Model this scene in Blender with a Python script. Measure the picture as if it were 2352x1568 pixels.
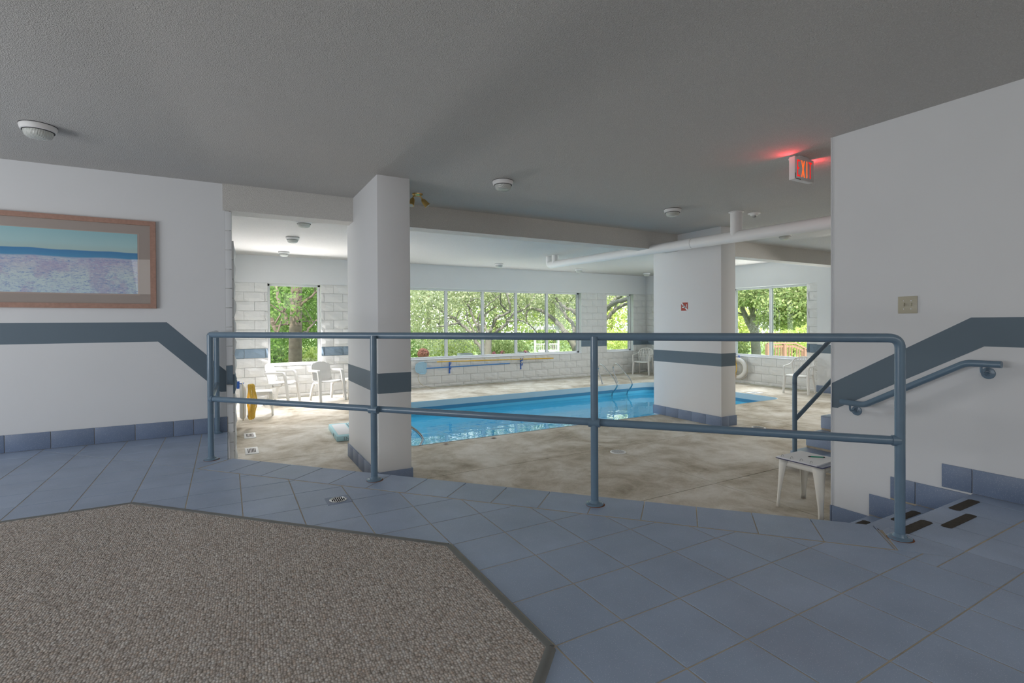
import bpy, bmesh, math, random
import numpy as np
from mathutils import Vector, Matrix
from math import pi, sin, cos, radians

random.seed(4)
rng = np.random.default_rng(4)
for o in list(bpy.data.objects):
    bpy.data.objects.remove(o)
scn = bpy.context.scene
COL = scn.collection

# ------------------------------------------------------------------ camera
H = 1.16
cam_d = bpy.data.cameras.new('camera'); cam = bpy.data.objects.new('camera', cam_d); COL.objects.link(cam)
F, PX, PY = 1163.4, 1180.8, 749.7
yaw, pitch, roll = -0.5157, 0.0085, -0.0052
def _ry(a): return Matrix(((cos(a), 0, sin(a)), (0, 1, 0), (-sin(a), 0, cos(a))))
def _rx(a): return Matrix(((1, 0, 0), (0, cos(a), -sin(a)), (0, sin(a), cos(a))))
def _rz(a): return Matrix(((cos(a), -sin(a), 0), (sin(a), cos(a), 0), (0, 0, 1)))
_R = _rz(roll) @ _rx(pitch) @ _ry(yaw)                       # (X,-Z,Y) -> camera (right, down, forward)
_P = Matrix(((1, 0, 0), (0, 0, -1), (0, 1, 0)))
_M = _R @ _P                                                  # world -> (right, down, forward)
right, down, fwd = Vector(_M[0]), Vector(_M[1]), Vector(_M[2])
rot = Matrix((right, -down, -fwd)).transposed()
cam.matrix_world = Matrix.Translation((0, 0, H)) @ rot.to_4x4()
cam_d.sensor_fit = 'HORIZONTAL'; cam_d.sensor_width = 36.0
cam_d.lens = 36.0 * F / 2352
cam_d.shift_x = -(PX - 1176) / 2352
cam_d.shift_y = (PY - 784) / 2352
cam_d.clip_start = 0.05; cam_d.clip_end = 300
scn.camera = cam

# ------------------------------------------------------------------ world, sun, big lamps, exposure
scn.view_settings.view_transform = 'Standard'; scn.view_settings.look = 'None'
scn.view_settings.gamma = 1; scn.view_settings.use_curve_mapping = False
scn.view_settings.exposure = 0.10
scn.cycles.max_bounces = 8; scn.cycles.diffuse_bounces = 4; scn.cycles.glossy_bounces = 4
scn.cycles.transmission_bounces = 6; scn.cycles.transparent_max_bounces = 16
scn.cycles.sample_clamp_indirect = 4.0; scn.cycles.adaptive_threshold = 0.02
scn.cycles.caustics_reflective = False; scn.cycles.caustics_refractive = False
SKY = 3.5
w = bpy.data.worlds.new('sky'); scn.world = w; w.use_nodes = True
wn = w.node_tree; wn.nodes.clear()
wo = wn.nodes.new('ShaderNodeOutputWorld'); wb = wn.nodes.new('ShaderNodeBackground')
tc = wn.nodes.new('ShaderNodeTexCoord'); sx = wn.nodes.new('ShaderNodeSeparateXYZ'); rp = wn.nodes.new('ShaderNodeValToRGB')
wn.links.new(tc.outputs['Generated'], sx.inputs[0]); wn.links.new(sx.outputs['Z'], rp.inputs[0])
rp.color_ramp.elements[0].position = 0.0; rp.color_ramp.elements[0].color = (0.92, 0.95, 0.97, 1)
rp.color_ramp.elements[1].position = 0.8; rp.color_ramp.elements[1].color = (0.70, 0.84, 1.0, 1)
wn.links.new(rp.outputs[0], wb.inputs[0]); wb.inputs[1].default_value = SKY
wn.links.new(wb.outputs[0], wo.inputs[0])

def lamp(name, kind, loc, energy, color=(1, 1, 1), size=None, direction=None, **kw):
    d = bpy.data.lights.new(name, kind); d.energy = energy; d.color = color
    if kind == 'AREA':
        d.shape = 'RECTANGLE'; d.size, d.size_y = size
    o = bpy.data.objects.new(name, d); COL.objects.link(o); o.location = loc
    if direction is not None:
        o.rotation_euler = Vector(direction).to_track_quat('-Z', 'Y').to_euler()
    for k, v in kw.items(): setattr(d, k, v)
    return o
lamp('sun', 'SUN', (0, -10, 20), 6.4, (1.0, 0.93, 0.80), direction=(0.35, 0.75, -0.85), angle=radians(2))
# unseen fill lamps added to brighten lobby and pool room, some just inside windows
def fill_lamp(name, loc, e, col, size, d):
    o = lamp(name, 'AREA', loc, e, col, size, d); return o
fill_lamp('fill_lobby_rear', (0.6, -2.4, 2.3), 34, (1.0, 0.985, 0.96), (5.0, 1.2), (0, 1, -1.1))  # added high fill for the near floor and carpet
fill_lamp('fill_lobby_left', (-4.7, 3.0, 1.2), 122, (0.95, 0.97, 1.0), (4.0, 1.8), (1, 0.1, 0.6))
for nm, loc, e, col, sz, d in (('fill_pool_front', (9.6, 3.6, 2.5), 95, (1.0, 0.97, 0.92), (3.4, 2.4), (-0.45, 0.0, -1)),  # added overhead fill for the deck, not a window
                               ('fill_pool_back', (6.7, 12.42, 1.13), 60, (0.95, 0.98, 1.0), (5.0, 1.6), (0, -1, 0.12)),
                               ('fill_pool_west', (1.15, 12.42, 1.13), 185, (1.0, 0.97, 0.97), (0.7, 1.6), (0.10, -1, -0.28)),
                               ('fill_pool_east', (12.1, 8.15, 1.13), 80, (1.0, 0.99, 0.96), (1.8, 1.6), (-1, 0, 0.1))):
    fill_lamp(nm, loc, e, col, sz, d).visible_glossy = False  # added lamps left out of reflections in glass and water

# ------------------------------------------------------------------ materials
MATS = {}
class NT:
    def __init__(s, name):
        s.m = bpy.data.materials.new(name); s.m.use_nodes = True; s.t = s.m.node_tree
        s.b = s.t.nodes['Principled BSDF']; s.out = s.t.nodes['Material Output']
        s.obj = s.n('ShaderNodeTexCoord').outputs['Object']
    def n(s, typ, ins=None, **kw):
        nd = s.t.nodes.new(typ)
        for k, v in kw.items(): setattr(nd, k, v)
        for k, v in (ins or {}).items():
            if hasattr(v, 'is_linked') or isinstance(v, bpy.types.NodeSocket): s.t.links.new(v, nd.inputs[k])
            else: nd.inputs[k].default_value = v
        return nd
    def L(s, a, b): s.t.links.new(a, b)
    def noise(s, scale, detail=2, vec=None, rough=.5, dist=0):
        return s.n('ShaderNodeTexNoise', {'Vector': vec or s.obj, 'Scale': scale, 'Detail': detail, 'Roughness': rough, 'Distortion': dist}).outputs['Fac']
    def ramp(s, fac, stops):
        r = s.n('ShaderNodeValToRGB', {'Fac': fac}); e = r.color_ramp.elements
        while len(e) > len(stops): e.remove(e[-1])
        while len(e) < len(stops): e.new(.5)
        for i, (p, c) in enumerate(stops):
            e[i].position = p; e[i].color = (*c, 1) if len(c) == 3 else c
        return r.outputs[0]
    def mix(s, fac, a, b, mode='MIX'):
        m = s.n('ShaderNodeMixRGB', {'Fac': fac, 'Color1': a if not isinstance(a, tuple) else (*a, 1), 'Color2': b if not isinstance(b, tuple) else (*b, 1)}, blend_type=mode)
        return m.outputs[0]
    def math(s, op, a, b=0.0, c=None):
        d = {0: a, 1: b}
        if c is not None: d[2] = c
        return s.n('ShaderNodeMath', d, operation=op).outputs[0]
    def bump(s, h, strength=.3, dist=.01):
        b = s.n('ShaderNodeBump', {'Height': h, 'Strength': strength, 'Distance': dist}); s.L(b.outputs[0], s.b.inputs['Normal'])
    def base(s, c):
        if isinstance(c, tuple): s.b.inputs['Base Color'].default_value = (*c, 1)
        else: s.L(c, s.b.inputs['Base Color'])
    def set(s, **kw):
        for k, v in kw.items():
            s.b.inputs[{'rough': 'Roughness', 'metal': 'Metallic', 'spec': 'Specular IOR Level', 'coat': 'Coat Weight', 'coatr': 'Coat Roughness'}[k]].default_value = v

def plain(name, c, rough=.5, metal=0, var=.06, scale=6, bump=0, bscale=60, spec=.5, coat=0):
    t = NT(name); f = t.noise(scale, 3)
    d = tuple(x * (1 - var) for x in c); e = tuple(min(1, x * (1 + var)) for x in c)
    t.base(t.mix(f, d, e)); t.set(rough=rough, metal=metal, spec=spec, coat=coat)
    if bump: t.bump(t.noise(bscale, 3), bump, .004)
    return t.m

def popcorn(name, c):
    t = NT(name)
    v = t.n('ShaderNodeTexVoronoi', {'Vector': t.obj, 'Scale': 150.0}).outputs['Distance']
    n1 = t.noise(105, 4, rough=.7)
    h = t.math('ADD', t.math('MULTIPLY', v, -.6), n1)
    t.base(t.mix(t.ramp(h, [(.15, (0, 0, 0)), (.6, (1, 1, 1))]), tuple(x * .80 for x in c), c))
    t.bump(h, .8, .008); t.set(rough=.95, spec=.1)
    return t.m

def tilemat(name, c):
    t = NT(name)
    big = t.noise(2.2, 4, rough=.6)
    col = t.mix(t.ramp(big, [(.3, (0, 0, 0)), (.7, (1, 1, 1))]), tuple(x * .86 for x in c), tuple(x * 1.08 for x in c))
    rnd = t.n('ShaderNodeObjectInfo').outputs['Random']
    col = t.mix(t.math('MULTIPLY', rnd, .35), col, tuple(x * .80 for x in c))
    sp = t.n('ShaderNodeTexVoronoi', {'Vector': t.obj, 'Scale': 150.0})
    spk = t.ramp(sp.outputs['Distance'], [(.12, (1, 1, 1)), (.2, (0, 0, 0))])
    col = t.mix(t.math('MULTIPLY', spk, .50), col, (.80, .83, .88))
    t.base(col)
    r = t.math('MULTIPLY_ADD', t.noise(5, 4), .22, .30); t.L(r, t.b.inputs['Roughness'])
    t.bump(t.noise(40, 3), .08, .003)
    return t.m

WHITE = (.80, .81, .81)
M = {}
M['paint'] = plain('white_paint', (.76, .775, .79), .7, var=.02, scale=2, bump=.05, bscale=120, spec=.25)
M['paint_warm'] = plain('column_paint', (.78, .79, .80), .6, var=.02, scale=2, bump=.05, bscale=90, spec=.25)
M['ceiling'] = popcorn('popcorn_ceiling', (.70, .69, .67))
M['beam'] = popcorn('popcorn_beam', (.86, .84, .80))
M['stripe'] = plain('slate_blue_paint', (.130, .180, .225), .6, var=.03, scale=2)
M['stripe_block'] = plain('slate_blue_block', (.16, .22, .28), .75, var=.10, scale=9, bump=.6, bscale=45)
M['tile'] = tilemat('blue_speckled_tile', (.33, .41, .55))
M['tile_dark'] = tilemat('blue_baseboard_tile', (.19, .25, .37))
M['grout'] = plain('tan_grout', (.46, .405, .32), .95, var=.25, scale=18, spec=.1)
M['block'] = plain('white_painted_split_block', (.76, .765, .755), .85, var=.04, scale=7, bump=.75, bscale=38, spec=.15)
M['mortar'] = plain('white_painted_mortar', (.62, .63, .62), .9, var=.05, scale=12)
M['rail'] = plain('blue_rail_paint', (.145, .225, .305), .27, var=.10, scale=14, spec=.5, coat=.25)
M['plastic'] = plain('white_resin', (.78, .77, .745), .38, var=.02, scale=3)
M['cream'] = plain('cream_resin', (.82, .80, .74), .42, var=.03, scale=4)
M['white'] = plain('white_enamel', (.82, .82, .82), .4, var=.01)
M['frame_white'] = plain('white_window_vinyl', (.88, .88, .90), .45, var=.02)
M['steel'] = plain('stainless_steel', (.55, .56, .57), .22, 1.0, var=.05)
M['brass'] = plain('brass', (.62, .42, .16), .3, 1.0, var=.08)
M['black'] = plain('black', (.012, .012, .014), .5, var=.1)
M['dark'] = plain('dark_slot', (.03, .03, .035), .8, var=.1)
M['grip'] = plain('dark_grip_tape', (.060, .050, .038), .95, var=.45, scale=60, bump=.6, bscale=300)
M['rubber'] = plain('grey_rubber_edging', (.16, .165, .16), .5, var=.15, scale=10)
M['rust'] = plain('rust', (.22, .085, .035), .9, var=.3, scale=30)
M['liner'] = plain('blue_pool_liner', (.16, .66, .92), .5, var=.05, scale=3)
M['liner_band'] = plain('darker_blue_liner_band', (.09, .32, .52), .5, var=.08, scale=5)
M['coping'] = plain('pale_blue_coping', (.60, .74, .80), .5, var=.03)
M['yellow'] = plain('yellow_pole', (.75, .46, .04), .4, var=.05)
M['rope'] = plain('yellow_rope', (.80, .53, .10), .7, var=.2, scale=60, bump=.8, bscale=120)
M['blue'] = plain('blue_plastic', (.03, .13, .50), .35, var=.05)
M['pole_blue'] = plain('blue_pole', (.05, .22, .55), .35, var=.05)
M['net'] = plain('light_blue_net', (.36, .58, .74), .7, var=.12, scale=60)
M['hose'] = plain('tan_cord', (.55, .50, .38), .6, var=.05)
M['ivory'] = plain('ivory_plate', (.50, .47, .36), .4, var=.02)
M['red_sign'] = plain('brick_red_sign', (.42, .07, .05), .5, var=.05)
M['paper'] = plain('white_paper', (.83, .84, .86), .7, var=.02)
M['navy'] = plain('navy_binder', (.03, .035, .12), .4, var=.1)
M['binder_grey'] = plain('grey_binder_lining', (.35, .38, .46), .5, var=.05)
M['green'] = plain('green_pen', (.0, .33, .20), .3, var=.05)
M['aqua'] = plain('light_aqua_foam', (.50, .78, .84), .6, var=.04)
M['grey_text'] = plain('slate_lettering', (.16, .22, .27), .6, var=.02)
M['wood_frame'] = plain('pinkish_oak_frame', (.40, .235, .18), .5, var=.22, scale=40)
M['mat_pink'] = plain('mauve_mat_board', (.46, .37, .34), .9, var=.03, scale=3)
M['mat_light'] = plain('pale_mat_bevel', (.55, .42, .38), .8, var=.02)
M['bark'] = plain('grey_bark', (.20, .185, .165), .95, var=.35, scale=9, bump=.9, bscale=30)
M['bark_dark'] = plain('brown_bark', (.17, .13, .10), .95, var=.4, scale=12, bump=1, bscale=22)
M['lawn'] = plain('lawn', (.24, .34, .12), .95, var=.4, scale=2)
M['arbour'] = plain('white_garden_timber', (.72, .73, .72), .5, var=.03)
M['redwood'] = plain('red_brown_deck_timber', (.36, .20, .15), .7, var=.15, scale=10)
M['stone'] = plain('grey_planter', (.36, .37, .37), .8, var=.1)
M['pink'] = plain('pink_petals', (.80, .10, .30), .6, var=.2, scale=20)
M['rustball'] = plain('reddish_mum', (.45, .17, .12), .9, var=.4, scale=25, bump=1, bscale=60)

# carpet: rows of small loops, mixed taupe yarns
t = NT('taupe_loop_carpet')
mp = t.n('ShaderNodeMapping', {'Vector': t.obj, 'Rotation': (0, 0, .05), 'Scale': (1, .78, 1)}).outputs[0]
vo = t.n('ShaderNodeTexVoronoi', {'Vector': mp, 'Scale': 105.0, 'Randomness': .55})
yarn = t.ramp(t.n('ShaderNodeSeparateColor', {'Color': vo.outputs['Color']}).outputs[0],
              [(0, (.44, .40, .36)), (.25, (.58, .53, .49)), (.5, (.70, .66, .62)), (.72, (.60, .51, .44)), (.86, (.78, .75, .71)), (1, (.56, .54, .53))])
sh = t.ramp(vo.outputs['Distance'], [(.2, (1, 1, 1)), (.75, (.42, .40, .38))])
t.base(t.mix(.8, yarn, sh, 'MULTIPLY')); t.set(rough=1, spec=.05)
t.bump(t.math('MULTIPLY', vo.outputs['Distance'], -1), 1.0, .008)
M['carpet'] = t.m

# concrete deck
t = NT('stained_concrete_deck')
n1 = t.noise(1.3, 8, rough=.62, dist=.6); n2 = t.noise(4, 7, rough=.62, dist=.5); n3 = t.noise(70, 3)
c = t.ramp(t.math('MULTIPLY_ADD', n2, .35, t.math('MULTIPLY', n1, .7)), [(.38, (.33, .285, .22)), (.48, (.50, .45, .37)), (.58, (.64, .60, .53)), (.72, (.80, .77, .72))])
t.base(t.mix(.18, c, n3, 'OVERLAY')); t.set(rough=.8, spec=.25); t.bump(t.math('ADD', n2, n3), .18, .004)
M['deck'] = t.m

# glass pane: mostly see-through with a fresnel reflection
def thinglass(name, tint, ior, rough=0.0, bump=None, murk=None):
    t = NT(name); t.t.nodes.remove(t.b)
    fr = t.n('ShaderNodeFresnel', {'IOR': ior}); front = t.math('SUBTRACT', 1.0, t.n('ShaderNodeNewGeometry').outputs['Backfacing']); fac = t.math('MULTIPLY', fr.outputs[0], front)
    tr = t.n('ShaderNodeBsdfTransparent', {'Color': (*tint, 1)}); gl = t.n('ShaderNodeBsdfGlossy', {'Roughness': rough, 'Color': (1, 1, 1, 1)})
    if bump:
        mpp = t.n('ShaderNodeMapping', {'Vector': t.obj, 'Scale': bump[3]}).outputs[0]
        nz = t.n('ShaderNodeTexNoise', {'Vector': mpp, 'Scale': bump[0], 'Detail': 2.0}).outputs['Fac']
        b = t.n('ShaderNodeBump', {'Height': nz, 'Strength': bump[1], 'Distance': bump[2]}).outputs[0]
        t.L(b, gl.inputs['Normal']); t.L(b, fr.inputs['Normal'])
    body = tr.outputs[0]
    if murk: body = t.n('ShaderNodeMixShader', {0: murk[0], 1: body, 2: t.n('ShaderNodeBsdfDiffuse', {'Color': (*murk[1], 1)}).outputs[0]}).outputs[0]
    mx = t.n('ShaderNodeMixShader', {0: fac, 1: body, 2: gl.outputs[0]})
    t.L(mx.outputs[0], t.out.inputs['Surface'])
    return t.m
M['glass'] = thinglass('window_glass', (.97, .985, .98), 1.5)
M['water'] = thinglass('pool_water', (.72, .92, .97), 1.33, .0, (2.4, .16, .03, (1, 1.8, 1)), (.50, (.07, .55, .90)))
t = NT('ribbed_lamp_glass'); t.base((.56, .58, .55)); t.set(rough=.15, spec=.6, coat=.3)
wv = t.n('ShaderNodeTexWave', {'Vector': t.obj, 'Scale': 38.0}).outputs['Fac']; t.bump(wv, .5, .004)
M['lampglass'] = t.m
def emit(name, c, s):
    t = NT(name); t.base(c); t.b.inputs['Emission Color'].default_value = (*c, 1); t.b.inputs['Emission Strength'].default_value = s; return t.m
M['exit_red'] = emit('lit_red_letter', (.62, .012, .01), 1.0)
M['exit_orange'] = emit('lit_orange_letter', (.95, .13, .02), 1.0)

# leaves
def leafmat(name, stops, trans=.45):
    t = NT(name); t.t.nodes.remove(t.b)
    g = t.n('ShaderNodeNewGeometry').outputs['Random Per Island']
    c = t.ramp(g, stops)
    d = t.n('ShaderNodeBsdfDiffuse', {'Color': c}); tl = t.n('ShaderNodeBsdfTranslucent', {'Color': t.mix(.5, c, (.60, .66, .28), 'MIX')})
    mx = t.n('ShaderNodeMixShader', {0: trans, 1: d.outputs[0], 2: tl.outputs[0]}); t.L(mx.outputs[0], t.out.inputs['Surface'])
    return t.m
M['leaf_mid'] = leafmat('green_leaf', [(0, (.10, .17, .06)), (.5, (.26, .33, .13)), (.85, (.48, .52, .24)), (1, (.70, .72, .45))])
M['leaf_pale'] = leafmat('pale_green_leaf', [(0, (.19, .23, .15)), (.5, (.38, .41, .27)), (1, (.68, .68, .50))])
M['leaf_bright'] = leafmat('yellow_green_leaf', [(0, (.30, .38, .08)), (.5, (.52, .58, .17)), (.9, (.74, .75, .32)), (1, (.85, .85, .62))])
M['leaf_dark'] = leafmat('deep_green_leaf', [(0, (.06, .14, .04)), (.5, (.13, .26, .06)), (1, (.30, .42, .14))])

# painting
t = NT('painted_field')
sp = t.n('ShaderNodeSeparateXYZ', {0: t.obj}); X_, Z_ = sp.outputs['X'], sp.outputs['Z']
wob = t.math('MULTIPLY', t.noise(2.2, 2), .05)
zz = t.math('ADD', Z_, wob)
band = t.ramp(t.math('MULTIPLY', zz, 1.6), [(0, (.66, .78, .88)), (.30, (.72, .80, .84)), (.50, (.66, .62, .76)), (.575, (.62, .66, .80)), (.60, (.10, .34, .62)), (.69, (.07, .27, .56)), (.70, (.52, .66, .66)), (.80, (.48, .70, .74)), (1, (.36, .62, .70))])
mv = t.n('ShaderNodeMapping', {'Vector': t.obj, 'Rotation': (0, -.7, 0), 'Scale': (1, 1, 3.0)}).outputs[0]
st = t.noise(16, 8, vec=mv, rough=.8, dist=.8); st2 = t.noise(5, 5, rough=.65); st4 = t.noise(60, 3, vec=mv)
low = t.ramp(zz, [(.35, (1, 1, 1)), (.375, (0, 0, 0))])
s1 = t.ramp(st, [(.48, (0, 0, 0)), (.54, (1, 1, 1))]); s2 = t.ramp(st2, [(.47, (0, 0, 0)), (.56, (1, 1, 1))]); s4 = t.ramp(st4, [(.40, (0, 0, 0)), (.62, (1, 1, 1))])
c = t.mix(t.math('MULTIPLY', low, t.math('MULTIPLY', s2, .62)), band, (.52, .42, .66))
c = t.mix(t.math('MULTIPLY', low, t.math('MULTIPLY', t.math('MULTIPLY', s1, s4), .85)), c, (.12, .26, .62))
s3 = t.ramp(t.noise(30, 6, vec=mv, rough=.85), [(.52, (0, 0, 0)), (.60, (1, 1, 1))])
c = t.mix(t.math('MULTIPLY', low, t.math('MULTIPLY', s3, .65)), c, (.86, .90, .92))
t.base(c); t.set(rough=.6)
M['painting'] = t.m

# ------------------------------------------------------------------ mesh helpers
class MB:
    def __init__(s): s.v = []; s.f = []
    def add(s, vs, fs):
        o = len(s.v); s.v += [tuple(p) for p in vs]; s.f += [tuple(i + o for i in f) for f in fs]; return s
    def box(s, x0, x1, y0, y1, z0, z1):
        x0, x1 = min(x0, x1), max(x0, x1); y0, y1 = min(y0, y1), max(y0, y1); z0, z1 = min(z0, z1), max(z0, z1)
        return s.add([(x0, y0, z0), (x1, y0, z0), (x1, y1, z0), (x0, y1, z0), (x0, y0, z1), (x1, y0, z1), (x1, y1, z1), (x0, y1, z1)],
                     [(3, 2, 1, 0), (4, 5, 6, 7), (0, 1, 5, 4), (1, 2, 6, 5), (2, 3, 7, 6), (3, 0, 4, 7)])
    def bbox(s, x0, x1, y0, y1, z0, z1, b=.004):
        bm = bmesh.new(); bmesh.ops.create_cube(bm, size=1)
        for v in bm.verts:
            v.co = Vector(((x0 + x1) / 2 + v.co.x * abs(x1 - x0), (y0 + y1) / 2 + v.co.y * abs(y1 - y0), (z0 + z1) / 2 + v.co.z * abs(z1 - z0)))
        bmesh.ops.bevel(bm, geom=bm.edges[:], offset=b, segments=2, affect='EDGES', profile=.5)
        bm.verts.index_update(); s.add([v.co[:] for v in bm.verts], [[v.index for v in f.verts] for f in bm.faces]); bm.free(); return s
    def obox(s, a, b, w, h, up=(0, 0, 1)):          # a bar from a to b, width w, height h
        a, b = Vector(a), Vector(b); d = (b - a).normalized(); u = Vector(up)
        sd = d.cross(u)
        if sd.length < 1e-4: sd = d.cross(Vector((1, 0, 0)))
        sd.normalize(); u = sd.cross(d).normalized(); vs = []
        for p in (a, b):
            for i, j in ((-1, -1), (1, -1), (1, 1), (-1, 1)): vs.append(p + sd * i * w / 2 + u * j * h / 2)
        return s.add(vs, [(0, 1, 2, 3), (7, 6, 5, 4), (0, 4, 5, 1), (1, 5, 6, 2), (2, 6, 7, 3), (3, 7, 4, 0)])
    def prism(s, poly, lo, hi, axis=2):              # polygon (2-D) extruded along an axis
        n = len(poly)
        def P(p, h):
            if axis == 2: return (p[0], p[1], h)
            if axis == 1: return (p[0], h, p[1])
            return (h, p[0], p[1])
        area = sum(poly[i][0] * poly[(i + 1) % n][1] - poly[(i + 1) % n][0] * poly[i][1] for i in range(n))
        if (area < 0) != (axis == 1): poly = poly[::-1]
        return s.add([P(p, lo) for p in poly] + [P(p, hi) for p in poly],
                     [tuple(range(n))[::-1], tuple(range(n, 2 * n))] + [(i, (i + 1) % n, n + (i + 1) % n, n + i) for i in range(n)])
    def tube(s, path, r, seg=12, caps=True, flat=1.0):
        path = [Vector(p) for p in path]; n = len(path); rs = r if isinstance(r, (list, tuple)) else [r] * n
        T = [(path[min(i + 1, n - 1)] - path[max(i - 1, 0)]).normalized() for i in range(n)]
        N = T[0].orthogonal().normalized(); 
        if abs(T[0].z) < .9: N = (Vector((0, 0, 1)) - T[0] * T[0].z).normalized()
        vs = []; fs = []
        for i in range(n):
            if i:
                N = N - T[i] * N.dot(T[i])
                N = N.normalized() if N.length > 1e-6 else T[i].orthogonal().normalized()
            B = T[i].cross(N)
            k = 1.0
            if 0 < i < n - 1:
                a = (path[i] - path[i - 1]).normalized(); c = max(.35, T[i].dot(a)); k = 1 / c
            for j in range(seg):
                q = 2 * pi * j / seg
                vs.append(path[i] + (N * cos(q) * flat + B * sin(q)) * rs[i] * (1 if k == 1 else min(k, 1.3)))
        for i in range(n - 1):
            for j in range(seg):
                fs.append((i * seg + j, i * seg + (j + 1) % seg, (i + 1) * seg + (j + 1) % seg, (i + 1) * seg + j))
        if caps: fs += [tuple(range(seg))[::-1], tuple(range((n - 1) * seg, n * seg))]
        return s.add(vs, fs)
    def lathe(s, prof, c=(0, 0, 0), seg=24, axis='z', sx=1, sy=1):
        vs = []; fs = []; n = len(prof)
        for r, z in prof:
            for j in range(seg):
                q = 2 * pi * j / seg; a, b = r * cos(q) * sx, r * sin(q) * sy
                p = {'z': (a, b, z), 'y': (a, z, b), 'x': (z, a, b)}[axis]
                vs.append((p[0] + c[0], p[1] + c[1], p[2] + c[2]))
        for i in range(n - 1):
            for j in range(seg): fs.append((i * seg + j, i * seg + (j + 1) % seg, (i + 1) * seg + (j + 1) % seg, (i + 1) * seg + j))
        fs += [tuple(range(seg))[::-1], tuple(range((n - 1) * seg, n * seg))]
        return s.add(vs, fs)
    def mesh(s, name, mat, smooth=True, angle=38):
        me = bpy.data.meshes.new(name); me.from_pydata(s.v, [], s.f)
        if mat: me.materials.append(mat)
        if smooth and len(me.polygons):
            me.polygons.foreach_set('use_smooth', [True] * len(me.polygons)); me.set_sharp_from_angle(angle=radians(angle))
        me.update(); return me

def link(name, me, parent=None, loc=None, rz=0, kind=None, label=None):
    o = bpy.data.objects.new(name, me); COL.objects.link(o)
    if parent is not None: o.parent = parent
    if loc is not None: o.location = loc
    if rz: o.rotation_euler = (0, 0, rz)
    if kind: o['kind'] = kind
    if label: o['label'] = label
    return o
def part(name, mb, mat, parent, smooth=True, label=None, kind=None, fix=True, angle=38):
    me = mb.mesh(name, mat, smooth, angle)
    if fix: fixn(me)
    return link(name, me, parent, label=label, kind=kind)
def fixn(me):
    bm = bmesh.new(); bm.from_mesh(me); bmesh.ops.recalc_face_normals(bm, faces=bm.faces); bm.to_mesh(me); bm.free()
def tag(o, label, cat, group=None):
    o['label'] = label; o['category'] = cat
    if group: o['group'] = group
    return o
def thing(name, label, cat, loc=(0, 0, 0), rz=0, group=None):
    o = bpy.data.objects.new(name, None); COL.objects.link(o); o.location = loc; o.rotation_euler = (0, 0, rz)
    o.empty_display_size = .1
    return tag(o, label, cat, group)
def struct(name, mb, mat, parent=None, **kw):
    o = part(name, mb, mat, parent, **kw)
    if parent is None: o['kind'] = 'structure'
    return o
def dup(root, loc, rz, label, group=None):
    r = root.copy(); COL.objects.link(r); r.location = loc; r.rotation_euler = (0, 0, rz); r['label'] = label
    if group: r['group'] = group
    for ch in root.children:
        c = ch.copy(); COL.objects.link(c); c.parent = r
        for g in ch.children:
            d = g.copy(); COL.objects.link(d); d.parent = c
    return r
def clip(poly, p, n):                                  # keep the side where (q-p).n >= 0
    out = []; m = len(poly)
    for i in range(m):
        a, b = poly[i], poly[(i + 1) % m]
        da = (a[0] - p[0]) * n[0] + (a[1] - p[1]) * n[1]; db = (b[0] - p[0]) * n[0] + (b[1] - p[1]) * n[1]
        if da >= 0: out.append(a)
        if da * db < 0:
            k = da / (da - db); out.append((a[0] + (b[0] - a[0]) * k, a[1] + (b[1] - a[1]) * k))
    return out
def parea(p): return abs(sum(p[i][0] * p[(i + 1) % len(p)][1] - p[(i + 1) % len(p)][0] * p[i][1] for i in range(len(p)))) / 2
def shrink(poly, g):                                   # inset a convex polygon
    n = len(poly); cx = sum(p[0] for p in poly) / n; cy = sum(p[1] for p in poly) / n; out = poly
    for i in range(n):
        a, b = poly[i], poly[(i + 1) % n]; e = (b[0] - a[0], b[1] - a[1]); l = math.hypot(*e)
        if l < 1e-5: continue
        nn = (-e[1] / l, e[0] / l)
        if (cx - a[0]) * nn[0] + (cy - a[1]) * nn[1] < 0: nn = (-nn[0], -nn[1])
        out = clip(out, (a[0] + nn[0] * g, a[1] + nn[1] * g), nn)
        if len(out) < 3: return []
    return out
def tilepart(poly, z, parent, mat, g=.0031, th=.012, name='tile'):
    q = shrink(poly, g)
    if len(q) < 3 or parea(q) < .0006: return None
    q2 = shrink(q, .0022) if parea(q) > .006 else None
    if q2 is None: q2 = []
    if len(q2) != len(q): q2 = None
    mb = MB(); mb.prism(q, z - th, z - (.0012 if q2 else 0))
    if q2:                                             # small chamfered top edge
        n = len(q); mb.f.pop(1)
        area = sum(q[i][0] * q[(i + 1) % n][1] - q[(i + 1) % n][0] * q[i][1] for i in range(n))
        if area < 0: q2 = q2[::-1]
        top = [v for v in mb.v[n:2 * n]]
        # match nearest ordering
        k0 = min(range(n), key=lambda k: (q2[k][0] - top[0][0]) ** 2 + (q2[k][1] - top[0][1]) ** 2)
        q2 = q2[k0:] + q2[:k0]
        o = len(mb.v); mb.v += [(p[0], p[1], z) for p in q2]
        mb.f.append(tuple(range(o, o + n)))
        mb.f += [(n + i, n + (i + 1) % n, o + (i + 1) % n, o + i) for i in range(n)]
    return part(name, mb, mat, parent, smooth=False)

# ------------------------------------------------------------------ key dimensions
ZL = -.52; C = 2.66; YW = 6.27; XR = 4.33; YB = 12.5; XE = 12.15; XW = .12
D = (.668, -.744); NRM = (.744, .668)                  # along the balustrade / outwards over the pool side
IN0 = (.217, 4.29)                                     # a point on the inner joint of the border strip
OUT0 = (1.475, 3.329)
P_UP = 1.43                                            # landing nosing

# ------------------------------------------------------------------ ceiling, beam
struct('ceiling', MB().box(-5.2, 12.6, -3.2, 12.9, C, C + .25), M['ceiling'])
bm_ = part('ceiling_beam', MB().box(-.03, 12.14, 6.25, 6.52, 2.375, C), M['beam'], None)
tag(bm_, 'long textured white ceiling beam running behind both square columns', 'beam')

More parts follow.
